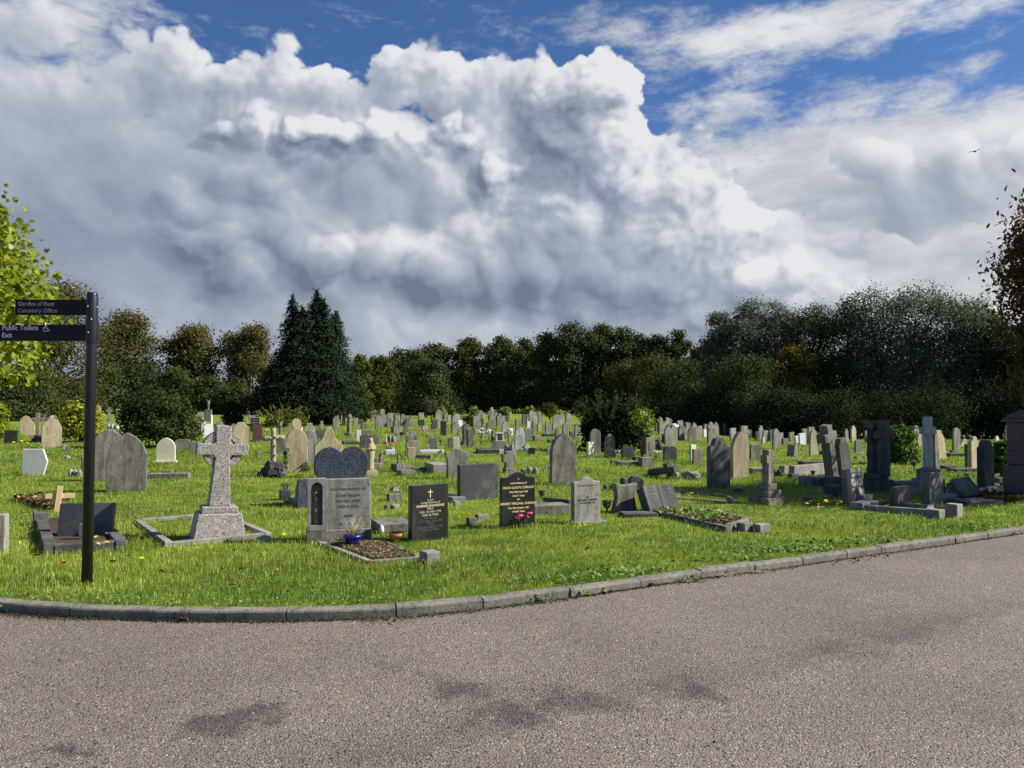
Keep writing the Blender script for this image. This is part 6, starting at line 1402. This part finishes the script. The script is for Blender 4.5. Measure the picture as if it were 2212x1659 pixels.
# blocks, ledgers, rubble
for a_,kw in [
 ((3,45,300,375+1521,492+1521,'grey','square grey block with a loose pyramid piece on it'),dict(yaw=24)),
 ((3,-150,412,845+1521,985+1521,'grey2','thick grey ledger slab sunk behind the gold-cross headstone'),dict(yaw=22,d=.5)),
 ((3,1550,1825,730+1521,830+1521,'grey','domed grey block in grass between the two black headstones'),dict(yaw=28,taper=.9)),
 ((3,1415,1610,785+1521,905+1521,'grey2','smaller mossy block beside the domed grey block'),dict(yaw=28)),
 ((3,1195,1315,500+1521,580+1521,'pale','pale corner stone by the slate slab'),dict(yaw=28)),
 ((3,1060,1290,405+1521,500+1521,'bgrey','green-grey chipping bed edge beside the slate slab'),dict(yaw=30,d=.5)),
 ((3,775,1065,1368,1505,'pgran','pale pinkish granite box tomb corner beside the scrolled headstone'),dict(yaw=20,d=.8)),
 ((3,285,510,1405,1490,'grey2','square plinth block beneath the broken robed figure'),dict(yaw=30)),
 ((3,230,530,1485,1560,'grey','lower plinth slab beneath the broken robed figure'),dict(yaw=30)),
 ((3,490,785,1440,1490,'grey2','low kerb piece between plinth and granite box'),dict(yaw=10,d=.12)),
 ((3,540,830,1225,1285,'grey','long low kerb in front of the brown cut-shouldered headstone'),dict(yaw=-20,d=.10)),
 ((3,1610,1965,1120,1182,'rockd','low dark kerb full of earth and plants'),dict(yaw=8,d=.9)),
 ((3,1958,2085,1132,1192,'whited','white marble block beside the earth-filled kerb'),dict(yaw=16)),
 ((3,985,1032,1128,1192,'white','white corner post of the marble kerb'),dict(yaw=20)),
 ((3,620,985,1140,1190,'white','long white marble kerb beside the cherub'),dict(yaw=14,d=.25)),
 ((3,20,172,1138,1210,'white','white marble kerb end with red flowers on it'),dict(yaw=16,d=.3)),
 ((3,725,840,880,935,'grey2','grey table block behind the blue-grey headstone'),dict(yaw=20)),
 ((2,1815,1992,790,860,'brown','brown brick-like block behind the dark polished headstone'),dict(yaw=20)),
 ((2,1812,1925,683,775,'grey2','dark block half sunk in the far grass'),dict(yaw=24)),
 ((2,1500,1765,985,1040,'dark','flat dark ledger lying in the grass'),dict(yaw=16,d=.9)),
 ((2,2015,2140,1275,1385,'brown','brown stepped block beside the praying figure'),dict(yaw=26)),
 ((2,1980,2200,1370,1460,'brown','wide lower step beside the praying figure'),dict(yaw=26)),
 ((2,-10,108,1168,1235,'grey2','low grey block behind the log cross mound'),dict(yaw=30)),
 ((1,575,775,1490,1610,'grey2','block set across the fallen cross in the grass'),dict(yaw=18)),
 ((1,365,1062,1540,1625,'grey','fallen stone cross shaft lying flat in the grass'),dict(yaw=10,d=.22)),
 ((0,1128,1198,1080,1152,'dark','small dark block under the golden bush'),dict(yaw=30)),
 ((0,1082,1142,1048,1122,'pale','small pale block beside the small dark one'),dict(yaw=30)),
 ((0,150,232,430,592,'grey2','dark pedestal near the light green shrub'),dict(yaw=20)),
 ((0,1400,1482,1258,1502,'dark','dark narrow stone glimpsed beside the finger post'),dict(yaw=40)),
 ((4,270,398,1103,1208,'black','small black block in front of the thin white cross'),dict(yaw=16)),
 ((4,590,675,1113,1212,'bgrey','small blue-grey block beside the tall lone gothic'),dict(yaw=20)),
 ((4,358,492,888,978,'brown','brown wedge block lying in the grass'),dict(yaw=30,taper=1.25)),
 ((4,530,740,860,905,'dark','dark low kerb near the brown square headstone'),dict(yaw=10,d=.4)),
 ((4,1690,1815,1320,1372,'rockd','dark kerb fragment before the low green-grey headstone'),dict(yaw=24)),
 ((4,1820,2160,1335,1395,'grey2','long broken kerb before the brown pedestal headstone'),dict(yaw=8,d=.4)),
 ((5,-40,242,1265,1420,'grey','low grey block in front of the brown pedestal headstone'),dict(yaw=20)),
 ((5,268,405,1070,1130,'dark','dark kerb end beside the black flat-arched headstone'),dict(yaw=16,d=.6)),
 ((5,262,400,960,1010,'rockd','rough low stones behind the brown pedestal headstone'),dict(yaw=16,d=.6)),
 ((5,1870,2212,1445,1530,'brown','low kerb with dead leaves beside the golden gothic stone'),dict(yaw=6,d=.5)),
 ((6,415,1025,1388,1562,'pale','long light granite bench slab in sun before the leaning cross'),dict(yaw=37,d=.14)),
 ((6,345,535,1550,1615,'dark','dark block at the foot of the light granite slab'),dict(yaw=20)),
 ((6,180,360,1420,1540,'pale','pale broken pieces heaped by the light granite slab'),dict(yaw=40,roll=8)),
 ((6,690,1100,1340,1385,'rockd','sunken kerb with dead leaves behind the light granite slab'),dict(yaw=-6,d=.4)),
 ((6,885,1030,1158,1222,'dark','small dark block in the sunny grass near the notched buff stone'),dict(yaw=24)),
 ((6,640,1140,80+1521,220+1521,'grey2','shaded grey kerb behind the leaning cross plinth'),dict(yaw=8,d=.5)),
 ((7,-60,460,175+1521,270+1521,'dark','shaded dark ledger behind the low pair of tablets'),dict(yaw=10,d=.6)),
 ((7,925,1015,1150,1210,'dark','small dark block with pale top in the sunlit grass'),dict(yaw=30)),
 ((7,860,1215,1195,1255,'rockd','long dark kerb in sunny grass behind the marble cross'),dict(yaw=6,d=.5)),
 ((7,748,930,1405,1470,'dark','dark kerb end beside the marble cross pedestal'),dict(yaw=14,d=.4)),
 ((7,950,1400,1455,1510,'rockd','mossy kerb line before the buff shouldered headstone'),dict(yaw=4,d=.4)),
 ((7,1660,1930,1620,1720,'dark','dark kerb corner below the dark rose bush'),dict(yaw=20)),
 ((7,1790,1890,180+1521,300+1521,'brown','brown block in deep shade before the red pillar'),dict(yaw=34)),
 ((6,560,760,1335,1395,'rockd','broken kerb stones in the sun behind the bench slab'),dict(yaw=10,d=.3)),
]: blockm(*a_,**kw)
pz=at(*tv(3,175,380+1521)); bm=bmesh.new(); add_box(bm,(0,0,0),(.13,.13,.075),.6,.1); tag(obj('pyramid_stone',bm_mesh(bm,'pyramid_stone'),M['grey'],None,at(*tv(3,175,470+1521))+Vector((0,.06,.13))),'loose little pyramid stone on top of the square grey block','stone block')
for k,u0,u1,vt,vb,mat,lb,n in [(3,-10,82,540+1521,640+1521,'grey','small pointed stone lying below the square grey block',1),(3,112,272,530+1521,625+1521,'grey2','small broken gable stone near the square grey block',1),(0,1185,1430,1430,1590,'rock','mossy rubble heap near the finger post',3),(0,1108,1220,1215,1295,'rock','small rounded stone in the grass before the golden bush',1),
   (1,-10,10,1,2,None,'',0),(2,-10,285,1080+1521,1200+1521,'rock','flat pale boulder in the grass beside the crucifix memorial',1),(4,140,460,1400,1550,'rock','heap of broken stones behind the black curved headstone',3),(4,565,660,1385,1460,'rock','pair of small stones beside the tall lone gothic',2),(4,1258,1335,1485,1535,'rockd','single dark stone in open grass before the yew',1),
   (5,120,385,1430,1560,'rockd','dark rough block beneath the fallen cross',1),(5,440,1015,1470,1620,'rock','large rough-hewn block propping the fallen cross',2),(4,600,745,935,1015,'rockd','dark fragments beside the brown wedge block',2),(6,75,230,1450,1590,'rockd','dark broken stones beside the stepped cross',2),(7,1165,1285,1530,1590,'rockd','dark pointed fragment in sun beside the tall black headstone',1),
   (7,225,330,1490,1530,'rockd','tiny dark fragment before the marble cross',1),(6,1470,1540,1235,1290,'rockd','small dark lump in grass beside the neat blue-grey headstone',1),(6,1630,1700,1222,1285,'rock','small pale lump in grass beside the winged memorial',1),(6,1585,1640,1325,1360,'dark','tiny dark stub in grass near the winged memorial',1),(7,800,860,1310,1355,'dark','tiny dark stub in sun behind the marble cross',1),(7,370,460,1300,1345,'rockd','low dark lump near the footed urn',1),
   (3,60,205,850,1015,'rock','rough cairn-like stone of rounded cobbles',2),(3,2070,2260,990,1215,'rock','rough stone cairn behind the plain grey cross',2),(3,250,420,810,890,'soil','mound of reddish earth under the dark leaning cross',1),(0,465,585,458,570,'rock','pale rubble beside the low white slab',2),(0,1850,2050,650,780,'whited','white broken carving behind the grey gothic headstone',3),(3,80,190,1070,1150,'rock','small pebbly mound with red flowers',1),
   (6,1040,1150,385+1521,470+1521,'grey','pale chunk of stone in the shade among dandelions',1),(6,600,770,400+1521,480+1521,'rockd','dark stone lump in shaded grass beside the stepped cross',1)]:
    if n: rubble(k,u0,u1,vt,vb,mat,lb,int(abs(u0)+vt)%97,n)
# fallen cross beam on the rough blocks
g=at(*tv(5,540,1590)); u=g.y/F/8; bm=bmesh.new(); add_prism(bm,cross_outline(620*u,250*u,55*u,55*u,430*u),-.07,.07); bevel_all(bm,.008)
tag(obj('fallen_cross',bm_mesh(bm,'fallen_cross'),M['dark'],None,g+Vector((-285*u,.12,70*u)),(math.radians(62),math.radians(72),math.radians(0))),'dark stone cross fallen across two rough blocks','cross')
bm=bmesh.new(); add_box(bm,(0,0,0),(590*u,.13,115*u))
# white frame memorial
def frame_mem():
    s=spot(3,1922,2065,838,990,14,.1); T=thing('white_memorial','white marble frame memorial with a recessed panel and red flowers','memorial',s.g+Vector((0,.05,.0)),(0,0,s.yaw)); w,h=s.w,s.h
    bm=bmesh.new()
    for x in (-1,1): add_box(bm,(x*w*.42,0,0),(w*.16,.22,h*.86))
    add_box(bm,(0,0,h*.862),(w*1.0,.26,h*.14)); add_box(bm,(0,0,-.1),(w*1.08,.34,.1+h*.10)); obj('frame',bm_mesh(bm,'frame'),M['white'],T); obj('panel',box_mesh('panel',[((0,.07,h*.1),(w*.68,.04,h*.76))],0),M['pale'],T)
frame_mem()
for k,u,vb,mat,lb,n,h,sp in [(3,1895,930,'redf','red flowers at one side of the white frame memorial',5,.35,.16),(3,2095,950,'pink','pink and white flowers at the other side of the white frame memorial',6,.25,.2),(3,618,885,'redf','two red flower bunches on the grass of a far grave',9,.25,.45),(3,935,730,'orangef','faded orange flowers beside the tall black headstone',8,.5,.3),
   (3,1690,1050,'whitef','white flowers in a dark vase before the slender brown cross',7,.5,.14),(3,1815,1000,'whitef','small white flowers in a vase beside the earth-filled kerb',5,.4,.1),(4,1775,1262,'whitef','white flowers beside the brown shouldered headstone',8,.16,.12),(5,272,1270,'whitef','pale flowers at the foot of the brown pedestal headstone',7,.16,.12),(2,200,890,'yellow','yellow and white flowers beside the red granite headstone',6,.25,.12),(3,50,1140,'redf','red flowers on the white marble kerb end',6,.22,.14),(6,470,0,'','',0,0,0)]:
    if n: posy('flowers',lb,at(*tv(k,u,vb)),mat,n,.045 if k==3 else .035,h,sp,int(u))
# ---- the crowded far rows: copies of a few small stones, each an object of its own
PROTO=[]
for shp,mt,w,h in [('flat','grey',.55,.85),('round','grey',.55,.95),('rcorner','grey2',.6,.8),('gothic','grey',.55,1.05),('serp','pale',.6,.8),('flat','pale',.5,.75),('round','grey2',.5,.9),('low','slate',.55,.7),('shoulder','grey',.55,1.0),('flat','dark',.5,.7),('gothic','tan2',.5,1.0),('flat','white',.45,.7)]:
    PROTO.append((prism_mesh('far_headstone',outline(shp,w,h),.11,0),mt,shp,h))
fr=random.Random(77); placed=[]; used=set()
def far_row(n,X0,X1,y0,y1,wts,label,group,yaw=(28,44)):
    c=0; tries=0
    while c<n and tries<n*30:
        tries+=1; X=fr.uniform(X0,X1); Y=fr.uniform(y0,y1); g=at(X,Y)
        if any(abs(X-a)<7 and abs(Y-b)<5 for a,b in placed): continue
        placed.append((X,Y)); i=fr.choices(range(len(PROTO)),wts)[0]; me,mt,shp,h=PROTO[i]
        if i not in used:
            o=obj('far_headstone',me,M[mt]); used.add(i)
        else:
            o=bpy.data.objects.new('far_headstone',me); COL.objects.link(o)
        k=fr.uniform(.66,.98); o.location=g; o.rotation_euler=(math.radians(fr.uniform(-4,4)),math.radians(fr.uniform(-5,5)),math.radians(fr.uniform(*yaw))); o.scale=(k*fr.uniform(.85,1.1),1,k*fr.uniform(.9,1.12))
        tag(o,label,'headstone',group); c+=1
A2_=[5,3,6,3,2,2,5,2,2,4,.3,.4]
A_=[5,4,4,3,2,3,3,1.5,2,1.5,.6,.7]
far_row(88,1418,1960,929,941,A2_,'small weathered headstone in the packed rows before the tall dark trees','headstones packed before the tall trees',(36,50))
far_row(58,1960,2190,931,946,A2_,'small grey headstone in the crowded rows between marble cross and red pillar','headstones crowded beyond the marble cross',(36,50))
far_row(34,1440,2100,944,962,A_,'grey headstone standing in the sunlit grass of the far rows','headstones in the sunlit far rows')
far_row(20,800,1245,899,912,[4,2,4,2,2,1,4,3,1,4,.5,2],'tiny headstone on the far edge of the field under the dark trees','headstones at the far edge of the field')
far_row(26,800,1240,908,926,[4,2,4,2,2,1,4,3,1,4,.5,1],'small headstone scattered in the middle distance before the saplings','headstones scattered before the saplings')
far_row(20,10,250,886,900,[2,2,2,2,2,3,2,1,2,1,1,4],'tiny pale headstone near the far hedge behind the finger post','headstones by the far hedge')
far_row(16,430,560,886,902,[2,2,2,2,2,3,2,1,2,1,1,2],'tiny headstone beyond the winged angel','headstones beyond the winged angel')
far_row(14,690,790,895,908,A_,'small headstone at the foot of the tall conifer','headstones by the tall conifer')
# ---- dandelions, fallen leaves, weeds
def dandelion_mesh():
    bm=bmesh.new()
    for j in range(2):
        for i in range(11):
            a=i*2*math.pi/11+j*.28; r=.019-.006*j; z=.002+.004*j
            c=(math.cos(a),math.sin(a)); n=(-c[1],c[0])
            f=[bm.verts.new((c[0]*q+n[0]*s,c[1]*q+n[1]*s,z+.004*(q/r))) for q,s in ((.003,-.001),(r,-.0035),(r,.0035),(.003,.001))]; bm.faces.new(f)
    return bm_mesh(bm,'dandelion')
def stem_mesh():
    bm=bmesh.new(); add_tube(bm,[(0,0,-.09),(.004,0,-.04),(0,0,.002)],[.0025,.002,.002],5); return bm_mesh(bm,'stem')
dm,sm=dandelion_mesh(),stem_mesh(); dm.materials.append(M['yellow']); sm.materials.append(M['stemg'])
rr=random.Random(5)
DL=[(tv(6,u,v+1521)) for u,v in [(675,548),(735,512),(880,556),(885,602),(968,522),(980,435),(1015,432),(1000,500),(1028,480),(1158,475),(1190,500),(1250,500),(1215,552),(1205,546),(1262,524),(1380,524),(1240,715),(1150,628),(485,675),(1345,575),(960,412),(2040,590),(2070,570),(1885,605),(2120,620),(2180,620),(2010,520)]]
DL+=[tv(0,u,v+1521) for u,v in [(850,1250),(1700,1245),(1785,1240),(1850,1220),(1660,1125),(1855,1070),(2110,1310),(645,980),(2195,1580)]]+[tv(1,u,v+1521) for u,v in [(515,1250),(155,1240),(235,1495)]]+[tv(2,u,v+1521) for u,v in [(490,1078),(815,1065)]]+[tv(4,u,v+1521) for u,v in [(1195,925),(1270,918),(245,925)]]+[tv(3,u,v+1521) for u,v in [(490,155),(355,130)]]
DL+=[tv(0,u,v) for u,v in [(380,935),(375,985),(170,1005),(238,1008),(515,1045),(550,1045),(180,1120),(470,1010)]]+[tv(5,u,v+1521) for u,v in [(890,370),(920,362)]]
for i,(X,Y) in enumerate(DL):
    h=rr.uniform(.06,.10); g=at(X,Y,h); rt=(rr.uniform(-.5,.3),rr.uniform(-.4,.4),rr.uniform(0,6))
    T=thing('dandelion','yellow dandelion flower standing in the grass','flower',g,rt,'dandelions in the grass'); k=rr.uniform(.9,1.5)*max(1,g.y/11); T.scale=(k,k,1.0)
    a=bpy.data.objects.new('petals',dm); b=bpy.data.objects.new('stem',sm)
    for o in (a,b): COL.objects.link(o); o.parent=T
def dead_leaf(seed):
    r_=random.Random(seed); bm=bmesh.new(); shp=[(-.5,0),(-.3,.16),(-.02,.42),(.05,.2),(.3,.3),(.24,.1),(.5,0),(.24,-.1),(.3,-.3),(.05,-.2),(-.02,-.42),(-.3,-.16)]
    vs=[bm.verts.new((a*.09,b_*.09,.03*abs(b_)+r_.uniform(0,.022))) for a,b_ in shp]; c=bm.verts.new((0,0,.0))
    for i in range(len(vs)): bm.faces.new((vs[i],vs[(i+1)%len(vs)],c))
    me=bm_mesh(bm,'fallen_leaf'); me.materials.append(M['leafbrown'+str(seed%3)]); return me
for i,c in enumerate([(.20,.085,.03),(.30,.15,.06),(.12,.06,.03)]): M['leafbrown'+str(i)]=plain('brown_dead_leaf',c,.8,.2,.3,30)
LM=[dead_leaf(i) for i in range(6)]
LV=[(X/1.728*.8640625,(Y/1.728+1350)*.8640625) for X,Y in [(120,122),(275,118),(490,115),(700,157),(960,150),(1005,215),(1080,185),(1200,160),(1235,255),(1405,112),(1720,160),(1730,232),(1935,138),(1990,88),(2160,153),(1310,65),(1010,65),(395,222)]]
LV+=[(tv(2,1205,1630+1521)),tv(2,830,1440+1521),tv(3,1500,1060+1521),tv(3,1330,1530+1521),tv(3,1800,1225+1521),tv(4,2045,1535+1521),tv(4,200,1470+1521),tv(5,490,1270+1521),tv(0,1815,440+1521),tv(0,415,245+1521),tv(0,2050,1090+1521),tv(0,1100,1640+1521),tv(0,515,1235+1521),tv(0,1950,1630+1521),tv(1,80,1040+1521),tv(1,200,1150+1521),tv(1,1850,1430+1521),tv(1,15,1520+1521)]
for i in range(12):
    LV.append((rr.uniform(20,1700),rr.uniform(1180,1300)))
for i,(X,Y) in enumerate(LV):
    g=at(X,Y)
    if g.y<kerb_y(g.x/g.y)+.2: continue
    o=bpy.data.objects.new('fallen_leaf',LM[i%6]); COL.objects.link(o); o.location=g+Vector((0,0,rr.uniform(.035,.055))); o.rotation_euler=(rr.uniform(-.5,.5),rr.uniform(-.5,.5),rr.uniform(0,6.3)); k=rr.uniform(.45,.8); o.scale=(k,k,k)
    tag(o,'dry brown leaf lying on the lawn grass','leaf','brown leaves on the lawn')
RV=[(795/2,1166.5+352/2),(1700/2,1166.5+362/2),(1106+1475/2,1080+262/2),(1106+1530/2,1080+252/2),(1106+1585/2,1080+246/2),(1106+1620/2,1080+250/2),(1106+1490/2,1080+270/2),(1106+870/2,1080+1062/2),(1106+600/2,1080+372/2),(1106+410/2,1080+405/2),(1106+2070/2,1080+172/2),(1106+2165/2,1080+155/2),(1106+1400/2,1080+278/2),(1106+935/2,1080+328/2),(1106+1550/2,1080+258/2),(1106+1735/2,1080+216/2)]
for i,(X,Y) in enumerate(RV):
    g=at(X,Y,RZ); o=bpy.data.objects.new('fallen_leaf',LM[(i+1)%6]); COL.objects.link(o); o.location=(g.x,g.y,RZ+.012); o.rotation_euler=(rr.uniform(-.25,.25),rr.uniform(-.25,.25),rr.uniform(0,6.3)); k=rr.uniform(.5,.9) if i!=7 else .35; o.scale=(k,k,k)
    tag(o,'dry brown leaf lying on the road near the kerb' if i!=7 else 'single pale curled leaf out on the open road','leaf','brown leaves on the road' if i!=7 else None)
# ground ivy behind the kerb and weeds at its foot
rg=np.random.default_rng(15); CC=[];NN=[];SS=[];CL=[]
def patch(X,Y,n,rx,ry,zoff,h,size,palette):
    g=at(X,Y,zoff); x=g.x+rg.normal(0,rx,n); y=g.y+rg.normal(0,ry,n)
    CC.append(np.stack([x,y,zoff+rg.uniform(0,h,n)],1)); q=rg.normal(size=(n,3))*.45+np.array([.15,-.25,1]); NN.append(q/np.linalg.norm(q,axis=1)[:,None]); SS.append(size*(.5+rg.random(n))); CL.append(pal(palette,rg.random(n)))
PW=[(.07,.13,.02),(.14,.22,.045),(.26,.33,.12)]
for X,Y,n,rx in [(1106+1200/2,1080+215/2,330,.36),(1106+1300/2,1080+205/2,90,.25),(1106+1450/2,1080+185/2,160,.32),(1106+1590/2,1080+175/2,90,.22),(1106+2000/2,1080+122/2,170,.25),(1106+560/2,1080+290/2,60,.2),(1106+450/2,1080+318/2,120,.25),(1106+220/2,1080+345/2,80,.2),(1106+980/2,1080+255/2,80,.25),(60,1284,90,.3),(160,1298,120,.4),(380,1305,90,.35),(760,1300,90,.4)]:
    patch(X,Y,int(n*(.8 if X>1106 else 2.2)),rx,.09,0,.035,.042 if X>1106 else .02,PW)
N1=len(CC)
def leaves_obj(name,label,cat,lo,hi):
    C=np.concatenate(CC[lo:hi]);Nn=np.concatenate(NN[lo:hi]);S=np.concatenate(SS[lo:hi]);c=np.concatenate(CL[lo:hi])
    ok=C[:,1]>kerb_y(C[:,0]/C[:,1])+(.12 if lo==0 else -.2); C,Nn,S,c=C[ok],Nn[ok],S[ok],c[ok]
    V=leaves_arrays(C,Nn,S,.40,rg); i,l=quads(len(C)); tag(obj(name,mesh_np(name,V,i,l,np.repeat(c,4,0)),M['leaf']),label,cat,kind='stuff')
leaves_obj('ground_ivy','low ivy and clover leaves along the back of the kerb','ground cover',0,N1)
for X,Y,n,rx in [(60,1166.5+312/2,60,.10),(105,1166.5+315/2,50,.06),(185,1166.5+322/2,80,.14),(235,1166.5+328/2,70,.14),(300,1166.5+335/2,45,.12),(350,1166.5+318/2,50,.04),(410,1166.5+342/2,60,.06),(440,1166.5+347/2,50,.10),(1106+90/2,1080+440/2,60,.06),(1106+260/2,1080+415/2,110,.10),(1106+320/2,1080+402/2,90,.08),(1106+500/2,1080+350/2,30,.04),(1106+850/2,1080+325/2,50,.08),(1106+780/2,1080+355/2,50,.08)]:
    patch(X,Y,n,rx,.012,RZ,.055,.026,[(.06,.12,.02),(.11,.19,.03),(.22,.27,.06)])
leaves_obj('kerb_weeds','small weeds growing at the foot of the kerb','weeds',N1,len(CC))
# grit, moss and leaf crumbs gathered along the foot of the kerb
n=9000; tx=rg.uniform(-.72,.72,n); yk=kerb_y(tx); off=np.abs(rg.normal(0,.035,n))*(.3+1.4*vnoise(tx*9,yk,1.6,21)); yy=yk-off-.006; xx=tx*yy
C=np.stack([xx,yy,RZ+rg.uniform(.001,.012,n)],1); Nn=rg.normal(size=(n,3))*.4+np.array([0,0,1]); Nn/=np.linalg.norm(Nn,axis=1)[:,None]
V=leaves_arrays(C,Nn,.011*(.5+1.2*rg.random(n)),.4,rg); i,l=quads(n)
tag(obj('kerb_grit',mesh_np('kerb_grit',V,i,l,np.repeat(pal([(.03,.025,.015),(.055,.05,.022),(.10,.075,.04)],rg.random(n)),4,0)),M['deadleaf']),'dark grit and moss gathered along the foot of the kerb','grit',kind='stuff')
bm=bmesh.new()
for X,Y in [(1106+780/2,1080+356/2),(1106+900/2,1080+330/2),(1106+1080/2,1080+317/2)]:
    g=at(X,Y,RZ)
    for i in range(22): a=Vector((g.x+rr.uniform(-.10,.10),g.y+rr.uniform(-.03,.03),RZ+.006)); d=Vector((rr.uniform(-.12,.12),rr.uniform(-.03,.05),rr.uniform(0,.02))); add_tube(bm,[a,a+d*.5+Vector((0,0,.008)),a+d],[.0022,.002,.001],4)
tag(obj('dry_grass',bm_mesh(bm,'dry_grass'),M['straw']),'dry grass wisps lying on the road by the kerb','dry grass',kind='stuff')
grass()
# a small bird far up
bm=bmesh.new(); add_tube(bm,[(-.22,0,0),(-.1,.0,.03),(.1,0,.03),(.24,0,.0)],[.015,.06,.06,.01],8)
for s in (-1,1):
    a=[bm.verts.new(p) for p in ((-.05,s*.04,.04),(.08,s*.04,.04),(.02,s*.30,.14),(-.08,s*.55,.08))]; bm.faces.new(a); 
q=on(2113,60,height(328,60)); tag(obj('bird',bm_mesh(bm,'bird'),M['dark'],None,q,(0,0,.5)),'small dark bird flying high against the clouds','bird')
